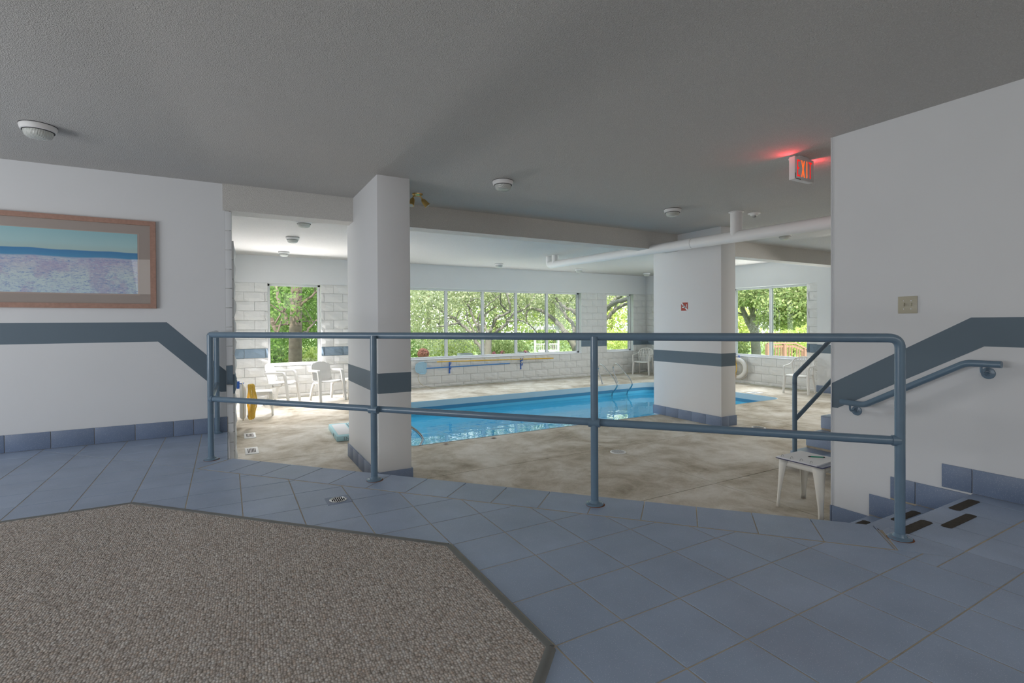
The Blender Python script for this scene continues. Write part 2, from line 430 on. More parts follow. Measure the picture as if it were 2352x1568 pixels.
# ------------------------------------------------------------------ upper floor
outer_end = (3.147, 1.43)
def outer_at_y(y): return OUT0[0] + (y - OUT0[1]) * D[0] / D[1]
xo = outer_at_y(P_UP)
slab = [(-5.0, -3.0), (XR, -3.0), (XR, P_UP - .01), (xo - .01, P_UP - .01), (outer_at_y(5.05), 5.05), (0.0, 5.07), (0.0, YW), (-5.0, YW)]
mb = MB(); mb.prism([(p[0] - (.012 if 0 < i < 7 and p[0] < 4 else 0), p[1]) for i, p in enumerate(slab)], ZL - .1, -.0024)
floor_up = struct('floor', mb, M['grout'])
# white side face towards the pool, below the tiles
mb = MB()
def facestrip(a, b, th=.012):
    dx, dy = b[0] - a[0], b[1] - a[1]; l = math.hypot(dx, dy); nx, ny = dy / l * th, -dx / l * th
    mb.prism([a, b, (b[0] + nx, b[1] + ny), (a[0] + nx, a[1] + ny)], ZL, -.014)
facestrip((0.0, 5.06), (-0.0, YW)); facestrip((xo - .01, P_UP - .01), (outer_at_y(5.06) - .01, 5.06))
part('side_face', mb, M['paint'], floor_up)
PXT, PYT = .3135, .3185
cut_d1 = ((-.54, 4.07), ((4.07 - 2.46) / math.hypot(1.54, 1.61), 1.54 / math.hypot(1.54, 1.61)))   # carpet diagonal
cut_d2 = ((1.005, 1.495), (.68, -.73))
n_t = 0
for i in range(-14, 12):
    for j in range(-7, 14):
        x0 = 1.015 + PXT * i; y0 = 2.139 + PYT * j; x1, y1 = x0 + PXT, y0 + PYT
        if y0 < .35 and x0 < 3.2 or y0 < -.0: continue
        if x0 < -3.6: continue
        x1 = min(x1, XR - .001); y1 = min(y1, YW - .001)
        if x1 - x0 < .03 or y1 - y0 < .03: continue
        cell = [(x0, y0), (x1, y0), (x1, y1), (x0, y1)]
        cx, cy = (x0 + x1) / 2, (y0 + y1) / 2
        if cx < 1.0 and cy < 4.05:
            if cy > 1.5: cell = clip(cell, cut_d1[0], cut_d1[1])
            else: cell = clip(cell, cut_d2[0], cut_d2[1])
            if len(cell) < 3: continue
        pieces = []
        if x0 > 2.8:
            a = clip(cell, (0, 1.087), (0, -1))
            if len(a) > 2: pieces.append(a)
            a = clip(cell, (0, 1.087), (0, 1))
            if len(a) > 2: a = clip(a, IN0, (-NRM[0], -NRM[1]))
            if len(a) > 2: pieces.append(a)
        else:
            a = clip(cell, IN0, (-NRM[0], -NRM[1]))
            if len(a) > 2: pieces.append(a)
        b = clip(cell, IN0, NRM)
        if len(b) > 2: b = clip(b, (-.206, 4.79), (-D[0], -D[1]))
        if len(b) > 2: b = clip(b, (-.001, 0), (-1, 0))
        if len(b) > 2: pieces.append(b)
        for p in pieces:
            if tilepart(p, 0.0, floor_up, M['tile']): n_t += 1
# border strip following the balustrade
s0 = -((IN0[0] + .206) / D[0])
wv_ = (OUT0[0] - 1.232, OUT0[1] - 3.094)
wl = math.hypot(*wv_); 
for k in range(16):
    a = (-.206 + D[0] * .3135 * k, 4.775 + D[1] * .3135 * k); b = (a[0] + D[0] * .3135, a[1] + D[1] * .3135)
    q = [a, b, (b[0] + NRM[0] * .325, b[1] + NRM[1] * .325), (a[0] + NRM[0] * .325, a[1] + NRM[1] * .325)]
    if k == 15: q = clip(q, (2.935, 1.262), (-D[0], -D[1]))
    if len(q) > 2: tilepart(q, 0.0, floor_up, M['tile'])
# landing nosing row beside the wall
a0 = (2.935, 1.262)
tilepart([a0, (3.092, 1.087), (3.217, 1.087), (3.217, P_UP), (3.147, P_UP)], 0.0, floor_up, M['tile'])
for x0, x1 in ((3.217, 3.53), (3.53, 3.85), (3.85, 4.165), (4.165, XR)):
    tilepart([(x0, 1.09), (x1, 1.09), (x1, P_UP), (x0, P_UP)], 0.0, floor_up, M['tile'])

# carpet and its edging
carp = [(-5.0, 4.05), (-.55, 4.05), (.98, 2.45), (.98, 1.50), (-.15, .42), (-.15, -3.0), (-5.0, -3.0)]
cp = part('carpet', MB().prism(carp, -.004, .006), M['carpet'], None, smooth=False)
tag(cp, 'taupe looped-pile carpet with angled corners, laid on the upper floor', 'carpet')
edge = [(-5.0, 4.06), (-.545, 4.06), (.992, 2.455), (.992, 1.497), (-.14, .415)]
for k in range(4):
    a, b = Vector((*edge[k], 0)), Vector((*edge[k + 1], 0)); d = (b - a).normalized(); nn = Vector((-d.y, d.x, 0)) * -1
    mb = MB(); prof = [(-.022, .0), (-.016, .008), (-.002, .011), (.012, .008), (.020, .0)]
    a2, b2 = a + d * .003, b - d * .003
    vs = [a2 - nn * p[0] * -1 * -1 + Vector((0, 0, p[1])) for p in prof] + [b2 - nn * p[0] * -1 * -1 + Vector((0, 0, p[1])) for p in prof]
    n = len(prof); mb.add(vs, [tuple(range(n)), tuple(range(2 * n - 1, n - 1, -1))] + [(i, i + 1, n + i + 1, n + i) for i in range(n - 1)])
    part('edging_strip', mb, M['rubber'], cp)
# drain in the tiles
t_ = thing('floor_drain', 'small round chrome drain set in the blue tiles near the carpet corner', 'drain', (.625, 3.455, 0))
part('frame_plate', MB().box(-.075, .075, -.075, .075, -.002, .0012), M['tile_dark'], t_)
part('rim', MB().lathe([(.0, .001), (.056, .001), (.056, .004), (.050, .005), (.050, .0035), (0, .0035)], seg=28), M['steel'], t_)
mb = MB()
for ix in range(-3, 4):
    for iy in range(-3, 4):
        if math.hypot(ix, iy) < 3.3: mb.box(ix * .012 - .0035, ix * .012 + .0035, iy * .012 - .0035, iy * .012 + .0035, .003, .0055)
part('grate_holes', mb, M['dark'], t_, smooth=False)

# ------------------------------------------------------------------ left lobby wall with band and tile baseboard
wl_ = struct('wall_left', MB().box(-5.2, -.012, YW, YW + .14, ZL, C), M['paint'])
stripe = [(-5.1, .982), (-.611, .982), (-.065, .43), (-.012, .43), (-.012, .652), (-.536, 1.178), (-5.1, 1.178)]
part('painted_band', MB().prism(stripe, YW - .0016, YW + .003, axis=1), M['stripe'], wl_, smooth=False)
bb = part('baseboard_left', MB().box(-5.1, 0.0, YW - .006, YW, 0, .157), M['grout'], None); bb['kind'] = 'structure'
xs = [-.002, -.179, -.3125]
while xs[-1] > -5: xs.append(xs[-1] - .3215) if len(xs) > 3 else xs.append(-.487 - .0)
xs = [-.002, -.312, -.487] + [-.487 - .319 * k for k in range(1, 14)]
for a, b in zip(xs[1:], xs[:-1]):
    part('tile', MB().bbox(a + .0022, b - .0022, YW - .012, YW - .002, .002, .160, .0015), M['tile_dark'], bb)
# closing walls of the lobby (unseen)
struct('wall_lobby_side', MB().box(-5.2, -5.05, -3.2, YW, ZL, C), M['paint'])
struct('wall_behind', MB().box(-5.2, 12.6, -3.2, -3.05, ZL, C), M['paint'])

# ------------------------------------------------------------------ right stair wall
wr = struct('wall_right', MB().box(XR, XR + .13, -3.05, 2.335, ZL, C), M['paint'])
stripe = [(2.335, .446), (2.29, .448), (1.372, .985), (-3.0, .985), (-3.0, 1.176), (1.439, 1.176), (2.335, .646)]
part('painted_band', MB().prism(stripe, XR - .0016, XR + .003, axis=0), M['stripe'], wr, smooth=False)
part('corner_trim', MB().box(XR - .006, XR + .136, 2.335, 2.342, ZL + .16, C), M['paint'], wr)
bb = part('baseboard_right', MB().box(XR - .005, XR, -3.0, P_UP, 0, .157), M['grout'], None); bb['kind'] = 'structure'
def rt(y0, y1, z0, z1): part('tile', MB().bbox(XR - .011, XR - .001, y0 + .002, y1 - .002, z0 + .002, z1, .0015), M['tile_dark'], bb)
part('grout_backing', MB().box(XR - .004, XR, P_UP, 1.597, 0, .157).box(XR - .004, XR, P_UP, 1.911, ZL, -.016).box(XR - .004, XR, 1.7, 2.055, ZL, -.187).box(XR - .004, XR, 2.0, 2.335, ZL, -.363), M['grout'], bb)
rt(P_UP, 1.597, 0, .162)
y = P_UP
while y > -2: rt(y - .316, y, 0, .162); y -= .316
rt(1.44, 1.751, -.172, -.012); rt(1.751, 1.911, -.172, -.012); rt(1.745, 2.055, -.345, -.184); rt(2.04, 2.335, ZL, -.360)
part('tile', MB().bbox(XR - .011, XR + .14, 2.336, 2.347, ZL, -.36, .0015), M['tile_dark'], bb)

# ------------------------------------------------------------------ steps beside the right wall
st = thing('staircase', 'blue tiled steps going down beside the right wall, behind the railing end post', 'stairs', (3.6, 1.7, ZL))
def sp(name, mb, mat, **kw):
    mb.v = [(x - 3.6, y - 1.7, z - ZL) for x, y, z in mb.v]; return part(name, mb, mat, st, **kw)
def tread(y0, y1, z):
    xa, xb = outer_at_y(y0) + .01, outer_at_y(y1) + .01
    sp('step_body', MB().prism([(xa, y0), (XR - .006, y0), (XR - .006, y1 - .004), (xb, y1 - .004)], ZL, z - .004), M['grout'])
    xs = [xb, 3.217, 3.53, 3.85, 4.165, XR - .012]
    for a, b in zip(xs[:-1], xs[1:]):
        q = clip([(a, y0), (b, y0), (b, y1), (a, y1)], (outer_at_y(y0) + .012, y0), NRM)
        if len(q) > 2:
            q = shrink(q, .002); mb = MB().prism(q, z - .014, z); sp('tile', mb, M['tile'], smooth=False)
        sp('tile', MB().bbox(a + .002, b - .002, y1 - .006, y1 + .004, z - .160, z - .016, .0015), M['tile'])
tread(P_UP + .005, 1.74, -.173); tread(1.74, 2.045, -.347)
for a, b in ((3.217, 3.53), (3.53, 3.85), (3.85, 4.165), (4.165, XR - .012)):
    sp('tile', MB().bbox(a + .002, b - .002, P_UP - .004, P_UP + .006, -.160, -.016, .0015), M['tile'])
GR = [(3.20, 3.505, 1.330, 1.388, 0), (3.49, 3.845, 1.245, 1.297, 0), (3.855, 4.168, 1.335, 1.393, 0),
      (3.85, 4.168, 1.650, 1.705, -.173), (3.30, 3.61, 1.650, 1.705, -.173), (3.86, 4.168, 1.965, 2.018, -.347), (3.30, 3.62, 1.965, 2.018, -.347)]
for x0, x1, y0, y1, z in GR:
    poly = [(x0 + .012, y0), (x1 - .012, y0), (x1, y0 + .012), (x1, y1 - .012), (x1 - .012, y1), (x0 + .012, y1), (x0, y1 - .012), (x0, y0 + .012)]
    sp('grip_strip', MB().prism(poly, z + .0002, z + .0022), M['grip'], smooth=False)

# ------------------------------------------------------------------ pool deck
P0, P1, Q0, Q1 = 2.13, 10.45, 6.66, 10.37              # pool outline x0 x1 y0 y1
def rrect(x0, x1, y0, y1, r, n=8):
    out = []
    for cx, cy, a0 in ((x1 - r[0], y1 - r[0], 0), (x0 + r[1], y1 - r[1], 90), (x0 + r[2], y0 + r[2], 180), (x1 - r[3], y0 + r[3], 270)):
        rr = (r[0], r[1], r[2], r[3])[(0, 90, 180, 270).index(a0)]
        for k in range(n + 1):
            a = radians(a0 + 90 * k / n); out.append((cx + rr * cos(a), cy + rr * sin(a)))
    return out
poolpoly = rrect(P0, P1, Q0, Q1, (.6, .15, .12, .25))
from mathutils.geometry import tessellate_polygon
outerp = [(0.02, -3.05), (XE, -3.05), (XE, YB), (0.02, YB)]
tri = tessellate_polygon([[Vector((*p, 0)) for p in outerp], [Vector((*p, 0)) for p in poolpoly[::-1]]])
allp = outerp + poolpoly[::-1]
bmd = bmesh.new(); vv = [bmd.verts.new((p[0], p[1], ZL)) for p in allp]
for f in tri:
    try: bmd.faces.new([vv[i] for i in f])
    except ValueError: pass
bmesh.ops.recalc_face_normals(bmd, faces=bmd.faces)
if bmd.faces[0].normal.z < 0: bmesh.ops.reverse_faces(bmd, faces=bmd.faces)
bmesh.ops.dissolve_limit(bmd, angle_limit=.01, verts=bmd.verts, edges=bmd.edges)
base = bmd.copy(); bmesh.ops.triangulate(base, faces=base.faces)
ex = bmesh.ops.extrude_face_region(base, geom=base.faces[:]); 
for v in [g for g in ex['geom'] if isinstance(g, bmesh.types.BMVert)]: v.co.z = ZL - .12
for v in base.verts:
    if v.co.z > ZL - .01: v.co.z = ZL - .006
bmesh.ops.recalc_face_normals(base, faces=base.faces)
me = bpy.data.meshes.new('floor'); base.to_mesh(me); me.materials.append(M['dark']); base.free()
floor_lo = link('floor', me, kind='structure')
XJ = [0.02, 4.4, 7.9, 11.3, XE]; YJ = [-3.05, 0.0, 1.8, 3.53, 5.22, 6.9, 8.6, 10.37 + .001, YB]
for i in range(len(XJ) - 1):
    for j in range(1, len(YJ) - 1):
        c = bmd.copy(); g = .0045
        for co, no in (((XJ[i] + g, 0, 0), (-1, 0, 0)), ((XJ[i + 1] - g, 0, 0), (1, 0, 0)), ((0, YJ[j] + g, 0), (0, -1, 0)), ((0, YJ[j + 1] - g, 0), (0, 1, 0))):
            bmesh.ops.bisect_plane(c, geom=c.verts[:] + c.edges[:] + c.faces[:], plane_co=co, plane_no=no, clear_outer=True)
        if not c.faces: c.free(); continue
        ex = bmesh.ops.extrude_face_region(c, geom=c.faces[:])
        for v in [g_ for g_ in ex['geom'] if isinstance(g_, bmesh.types.BMVert)]: v.co.z = ZL - .03
        bmesh.ops.recalc_face_normals(c, faces=c.faces)
        me = bpy.data.meshes.new('slab'); c.to_mesh(me); c.free(); me.materials.append(M['deck']); link('slab', me, floor_lo)
bmd.free()

# ------------------------------------------------------------------ pool
pl = thing('swimming_pool', 'rectangular indoor swimming pool with blue liner and rounded corners', 'pool', (0, 0, 0))
def ring_wall(poly, z0, z1, inset=0.0):
    mb = MB(); n = len(poly); c = ((P0 + P1) / 2, (Q0 + Q1) / 2)
    q = [(p[0] + (inset if p[0] < c[0] else -inset), p[1] + (inset if p[1] < c[1] else -inset)) for p in poly]
    mb.add([(p[0], p[1], z0) for p in q] + [(p[0], p[1], z1) for p in q] + [(p[0] , p[1], z0) for p in poly] + [(p[0], p[1], z1) for p in poly],
           [(i, (i + 1) % n, n + (i + 1) % n, n + i) for i in range(n)] + [(n + i, n + (i + 1) % n, 3 * n + (i + 1) % n, 3 * n + i) for i in range(n)])
    return mb
part('coping', ring_wall(poolpoly, ZL - .125, ZL + .004, .010), M['coping'], pl, fix=True)
part('liner_band', ring_wall(poolpoly, ZL - .205, ZL - .125, .002), M['liner_band'], pl, fix=True)
mb = ring_wall(poolpoly, -1.55, ZL - .205, .004); n = len(poolpoly)
mb.add([(p[0], p[1], -1.55) for p in poolpoly], [tuple(range(n))])
part('liner', mb, M['liner'], pl, fix=True)
mb = MB().add([(p[0], p[1], ZL - .27) for p in poolpoly], [tuple(range(n))])
part('water', mb, M['water'], pl, fix=False)

# ladders
def arc_path(pts, n=5, r=.08):
    pts = [Vector(p) for p in pts]; out = [pts[0]]
    for i in range(1, len(pts) - 1):
        a, b, c = pts[i - 1], pts[i], pts[i + 1]; d1 = (a - b); d2 = (c - b)
        rr = min(r, d1.length * .48, d2.length * .48); p1 = b + d1.normalized() * rr; p2 = b + d2.normalized() * rr
        for k in range(n + 1):
            t = k / n; out.append(p1 * (1 - t) ** 2 + b * 2 * t * (1 - t) + p2 * t * t)
    out.append(pts[-1]); return out
def ladder(loc, rz, label):
    t = thing('pool_ladder', label, 'ladder', loc, rz)
    for s in (0, .52):       # local: y = towards the water, x = along the edge
        pts = [(s, -.32, 0), (s, -.42, .20), (s, -.52, .42), (s, -.40, .54), (s, -.28, .50), (s, .18, .16), (s, .28, .03), (s, .20, -.08), (s, .07, -.18), (s, .05, -.36), (s, .05, -.95)]
        part('rail', MB().tube(arc_path(pts, 5, .12), .019, 12), M['steel'], t)
        part('escutcheon', MB().lathe([(.0, .001), (.045, .001), (.042, .010), (.024, .016), (0, .016)], (s, -.32, 0), 18), M['steel'], t)
    for z in (-.42, -.68, -.92):
        part('rung', MB().bbox(0, .52,   .03, .12, z - .012, z + .012, .004), M['steel'], t)
    return t
ladder((9.31, Q1 + .0, ZL), pi, 'stainless steel pool ladder with two looped rails on the far edge below the window wall')
ladder((P0, 7.37, ZL), -pi / 2, 'stainless steel pool ladder partly hidden behind the left column')

# ------------------------------------------------------------------ columns
def column(x0, x1, y0, y1, label, ntiles, fronts):
    t = thing('column', label, 'column', ((x0 + x1) / 2, (y0 + y1) / 2, ZL)); ox, oy, oz = t.location
    def cp_(name, mb, mat, **kw):
        mb.v = [(x - ox, y - oy, z - oz) for x, y, z in mb.v]; return part(name, mb, mat, t, **kw)
    cp_('shaft', MB().bbox(x0, x1, y0, y1, ZL - .02, C + .02, .004), M['paint_warm'])
    e = .0016
    cp_('painted_band', MB().box(x0 - e, x1 + e, y0 - e, y1 + e, .440, .646), M['stripe'], smooth=False)
    cp_('grout_backing', MB().box(x0 - .006, x1 + .006, y0 - .006, y1 + .006, ZL, ZL + .155), M['grout'])
    for k in range(ntiles):
        a = y0 + (y1 - y0) * k / ntiles; b = y0 + (y1 - y0) * (k + 1) / ntiles
        for xx in (x0, x1):
            s = -1 if xx == x0 else 1
            cp_('tile', MB().bbox(xx, xx + s * .014, a + .0015, b - .0015, ZL + .001, ZL + .160, .0015), M['tile_dark'])
    for k in range(len(fronts) - 1):
        for yy, s in ((y0, -1), (y1, 1)):
            cp_('tile', MB().bbox(fronts[k] + .0015 - (.014 if k == 0 else 0), fronts[k + 1] - .0015 + (.014 if k == len(fronts) - 2 else 0), yy, yy + s * .014, ZL + .001, ZL + .160, .0015), M['tile_dark'])
    return t
column(1.33, 1.672, 5.145, 6.60, 'nearer square white column with a blue painted band, left of the pool', 5, [1.33, 1.672])
column(6.81, 7.155, 5.36, 6.82, 'farther square white column with a blue band and a no-smoking sign', 5, [6.81, 6.98, 7.155])

# ------------------------------------------------------------------ split-face block walls
BL, BH, BT = .415, .2075, 2.06
def block_mesh(w, h, seed, dep=.024):
    # local: x along the wall, z up, +y = out of the wall; origin lower-left corner of the face
    r = random.Random(seed); nx, nz = max(2, int(w / .085)), 3; vs = []; fs = []
    for j in range(nz + 1):
        for i in range(nx + 1):
            ed = (i in (0, nx)) or (j in (0, nz))
            d = .018 + (0 if ed else r.uniform(.008, dep))
            vs.append((w * i / nx + (0 if ed else r.uniform(-.01, .01)), d, h * j / nz + (0 if ed else r.uniform(-.008, .008))))
    for j in range(nz):
        for i in range(nx): a = j * (nx + 1) + i; fs.append((a, a + nx + 1, a + nx + 2, a + 1))
    o = len(vs); vs += [(0, -.03, 0), (w, -.03, 0), (w, -.03, h), (0, -.03, h)]
    b = [i for i in range(nx + 1)]; tp = [nz * (nx + 1) + i for i in range(nx + 1)]; lf = [j * (nx + 1) for j in range(nz + 1)]; rt_ = [j * (nx + 1) + nx for j in range(nz + 1)]
    fs += [tuple([o, o + 1] + b[::-1]), tuple([o + 3] + tp + [o + 2])[::-1] if False else tuple([o + 2, o + 3] + tp), tuple([o + 3, o] + lf), tuple([o + 1, o + 2] + rt_[::-1])]
    me = bpy.data.meshes.new('block'); me.from_pydata(vs, [], fs); me.update(); fixn(me); return me
_bc = {}
def block_wall(parent, org, ang, length, holes, z_lo=ZL, deep_holes=True):
    """org = wall-plane origin (x,y); ang = heading of the wall's local x; local +y is into the room"""
    ncol = int(math.ceil(length / BL)) + 1
    z = BT; row = 0; g = .003
    while z > z_lo + .02:
        z1 = z; z0 = max(z - BH, z_lo); mid = (z0 + z1) / 2
        blue = abs(mid - .503) < .09
        x = -(BL / 2 if row % 2 else 0)
        while x < length:
            xa, xb = max(x, 0), min(x + BL, length); segs = [(xa, xb)]
            for hx0, hx1, hz0, hz1 in holes:
                if hz0 - .03 < mid < hz1 + .03:
                    ns = []
                    for a, b in segs:
                        if b <= hx0 or a >= hx1: ns.append((a, b))
                        else:
                            if a < hx0: ns.append((a, hx0))
                            if b > hx1: ns.append((hx1, b))
                    segs = ns
            for a, b in segs:
                if b - a < .03: continue
                wdt = round(b - a - 2 * g, 2); key = (wdt, round(z1 - z0, 3), random.randrange(4), blue)
                if key not in _bc:
                    m_ = block_mesh(b - a - 2 * g, z1 - z0 - 2 * g, hash(key) & 0xffff if False else len(_bc) + 7); m_.materials.append(M['stripe_block'] if blue else M['block']); _bc[key] = m_
                lx, lz = a + g, z0 + g
                o = link('block', _bc[key], parent, (org[0] + cos(ang) * lx, org[1] + sin(ang) * lx, lz), ang)
                if blue: o['label'] = 'slate blue painted block'
            x += BL
        z -= BH; row += 1
# far wall: local x runs towards -X so that local +y looks at -Y  -> heading pi
def hole_prism(x0, x1, z0, z1, holes):                 # wall panel with rectangular holes as boxes
    out = []; zs = sorted({z0, z1} | {h[2] for h in holes} | {h[3] for h in holes}); xs = sorted({x0, x1} | {h[0] for h in holes} | {h[1] for h in holes})
    for i in range(len(xs) - 1):
        for j in range(len(zs) - 1):
            mx, mz = (xs[i] + xs[i + 1]) / 2, (zs[j] + zs[j + 1]) / 2
            if not any(h[0] < mx < h[1] and h[2] < mz < h[3] for h in holes): out.append((xs[i], xs[i + 1], zs[j], zs[j + 1]))
    return out
HB = [(.79, 1.91, .212, 2.055), (3.90, 9.45, .212, 2.055), (10.45, 11.56, .212, 2.055)]
mb = MB()
for a, b, c_, d_ in hole_prism(0, XE + .2, ZL, BT, HB): mb.box(a, b, YB + .004, YB + .16, c_, d_)
wb_ = struct('wall_back', mb, M['mortar'], smooth=False)
part('upper_wall', MB().box(0, XE + .2, YB - .03, YB + .16, BT - .001, C), M['paint'], wb_)
L0 = XE
block_wall(wb_, (XE, YB), pi, XE, [(XE - h[1], XE - h[0], h[2], h[3]) for h in HB])
# right (east) pool wall: looks at -X ; heading -pi/2 + ... local +y = -X  -> heading = pi/2
HE = [(7.13, 9.22, .212, 2.055)]
mb = MB()
for a, b, c_, d_ in hole_prism(-3.0, YB, ZL, BT, HE): mb.box(XE + .004, XE + .16, a, b, c_, d_)
we = struct('wall_east', mb, M['mortar'], smooth=False)
part('upper_wall', MB().box(XE - .03, XE + .16, -3.0, YB, BT - .001, C), M['paint'], we)
block_wall(we, (XE, 6.86), pi / 2, YB - 6.86, [(HE[0][0] - 6.86, HE[0][1] - 6.86, HE[0][2], HE[0][3])])
part('plain_section', MB().box(XE - .05, XE + .02, -3.0, 6.86, ZL, BT), M['paint'], we)
part('painted_band', MB().box(XE - .052, XE, -3.0, 6.86, .40, .60), M['stripe'], we, smooth=False)
yb = 6.87
for k in range(6): part('tile', MB().bbox(XE - .075, XE - .04, yb - .316, yb - .003, ZL, ZL + .16, .002), M['tile_dark'], we); yb -= .316
# left (west) pool wall, seen edge-on past the lobby wall: looks at +X ; local +y = +X -> heading -pi/2
ww = struct('wall_west', MB().box(-.012, .030, YW + .002, YB, ZL, BT + .32), M['mortar'], smooth=False)
part('upper_wall', MB().box(-.012, .055, YW + .14, YB, BT, C), M['paint'], ww)
block_wall(ww, (.052, YB - .02), -pi / 2, YB - YW - .04, [])
# smooth block ends facing the lobby
z = 2.37; k = 0
while z > ZL:
    z0 = max(z - BH, ZL); blue = abs((z + z0) / 2 - .53) < .105
    part('end_block', MB().bbox(-.010, .052, YW - .004, YW + .10, z0 + .003, z - .003, .003), M['stripe_block'] if blue else M['paint'], ww); z -= BH

# ------------------------------------------------------------------ windows
def window(name, x0, x1, z0, z1, mull, yp, heading, label):
    """opening x0..x1 at the wall; frame plane yp metres behind the wall face. local x along wall, +y outwards"""
    t = thing(name, label, 'window', (0, 0, 0)); t['kind'] = 'structure'
    del t['category']
    def tr(mb):
        if heading == 'back': mb.v = [(x, YB + y, z) for x, y, z in mb.v]
        else: mb.v = [(XE + y, x, z) for x, y, z in mb.v]
        return mb
    def wp(n, mb, mat, par=t, **kw): return part(n, tr(mb), mat, par, **kw)
    fw = .052; a, b = yp, yp + .07
    fr = wp('window_frame', MB().bbox(x0, x0 + fw, a, b, z0, z1, .004).bbox(x1 - fw, x1, a, b, z0, z1, .004).bbox(x0, x1, a, b, z0, z0 + fw, .004).bbox(x0, x1, a, b, z1 - fw, z1, .004), M['frame_white'])
    for m in mull: wp('mullion', MB().bbox(m - .032, m + .032, a - .002, b, z0 + fw, z1 - fw, .004), M['frame_white'])
    edges = [x0 + fw] + sum([[m - .032, m + .032] for m in mull], []) + [x1 - fw]
    for k in range(0, len(edges), 2):
        wp('gasket', MB().box(edges[k], edges[k] + .008, a + .02, b, z0 + fw, z1 - fw).box(edges[k + 1] - .008, edges[k + 1], a + .02, b, z0 + fw, z1 - fw), M['stone'])
        wp('pane', MB().box(edges[k], edges[k + 1], a + .04, a + .045, z0 + fw, z1 - fw), M['glass'], smooth=False)
    wp('window_sill', MB().bbox(x0, x1, -.012, yp + .01, z0 - .012, z0 + .002, .004), M['frame_white'])
    wp('head_lining', MB().box(x0, x1, .0, yp + .02, z1 - .002, z1 + .02), M['paint'])
    return t
window('window_1', .79, 1.91, .212, 2.055, [], .11, 'back', 'single tall window in the far wall, left of the near column')
window('window_2', 3.90, 9.45, .212, 2.055, [5.09, 6.17, 7.235, 8.29], .13, 'back', 'wide five-pane window in the far wall over the pool')
window('window_3', 10.45, 11.56, .212, 2.055, [], .13, 'back', 'narrow window near the far right corner')
window('window_4', 7.13, 9.22, .212, 2.055, [8.15], .11, 'east', 'two-pane window in the right-hand pool wall')

# ------------------------------------------------------------------ balustrade
R_ = .0245
def rail_thing(name, label): return thing(name, label, 'railing', (0, 0, 0))
posts = [(-.127, 5.04), (.938, 3.76), (2.024, 2.543), (3.105, 1.327)]
t = rail_thing('guard_rail', 'long blue two-rail pipe balustrade on four floor-mounted posts across the edge of the upper floor')
A_, B_ = Vector((*posts[0], 0)), Vector((*posts[-1], 0)); dd = (B_ - A_).normalized()
TOP, LOW = 1.066, .520
ret = Vector((-.098, 6.22, 0))
path = [Vector((*posts[3], 0)), Vector((*posts[3], TOP)), Vector((*posts[0], TOP)), Vector((ret.x, ret.y, TOP)), Vector((ret.x, ret.y, 0.0))]
part('top_rail', MB().tube(arc_path([path[0] + Vector((0, 0, .70)), path[1], path[2], path[3], path[4] + Vector((0, 0, .70))], 8, .055), R_, 20), M['rail'], t)
for i, p in enumerate(posts):
    top = TOP
    part('post', MB().tube([(p[0], p[1], 0), (p[0], p[1], top * .5), (p[0], p[1], TOP if i not in (3,) else .965)], R_ * .985, 20), M['rail'], t)
    f = part('base_flange', MB().lathe([(0, 0), (.056, 0), (.056, .006), (.050, .010), (.034, .012), (.029, .022), (.0245, .028), (0, .028)], (p[0], p[1], .0012), 24), M['rail'], t)
    part('rust_ring', MB().lathe([(0, 0), (.061, 0), (.060, .0016), (0, .0016)], (p[0] + .003, p[1] - .002, .0), 24), M['rust'], f, label='thin rust stain around the flange')
part('post', MB().tube([(ret.x, ret.y, 0), (ret.x, ret.y, .5), (ret.x, ret.y, .97)], R_, 20), M['rail'], t)
part('base_flange', MB().lathe([(0, 0), (.05, 0), (.05, .006), (.030, .012), (.0245, .02), (0, .02)], (ret.x, ret.y, .0008), 24), M['rail'], t)
part('lower_rail', MB().tube([Vector((*posts[0], LOW)), Vector((*posts[3], LOW))], R_ * .96, 20), M['rail'], t)
part('lower_rail', MB().tube([Vector((*posts[0], LOW)), Vector((ret.x, ret.y, LOW))], R_ * .96, 20), M['rail'], t)
for p in posts[0:4]:
    for z_, k in ((LOW, 1),):
        mb = MB(); q = Vector((p[0], p[1], z_)); mb.tube([q - dd * (.036 if p != posts[0] else 0), q + dd * (.036 if p != posts[3] else 0)], [.0285, .0285], 16); part('weld', mb, M['rail'], t)

# wall handrail
t = thing('wall_handrail', 'blue pipe handrail bracketed to the right wall above the steps', 'handrail', (0, 0, 0))
XH = 4.252
part('handrail_pipe', MB().tube(arc_path([(XH, 2.225, .515), (XH, 2.055, .511), (XH, 1.440, .875), (XH, 1.262, .876)], 4, .03), .0225, 20), M['rail'], t)
for y_, z_, zr in ((2.146, .449, .500), (1.351, .812, .860)):
    b = part('bracket', MB().tube(arc_path([(XH, y_ + .012, zr), (XH, y_ + .010, z_ + .0), (XR - .004, y_, z_ - .002)], 4, .03), .0075, 10), M['rail'], t)
    part('rosette', MB().lathe([(0, 0), (.038, 0), (.036, -.007), (.018, -.010), (.016, -.006), (.010, -.006), (0, -.012)], (XR - .0005, y_, z_ - .002), 24, axis='x'), M['rail'], b)

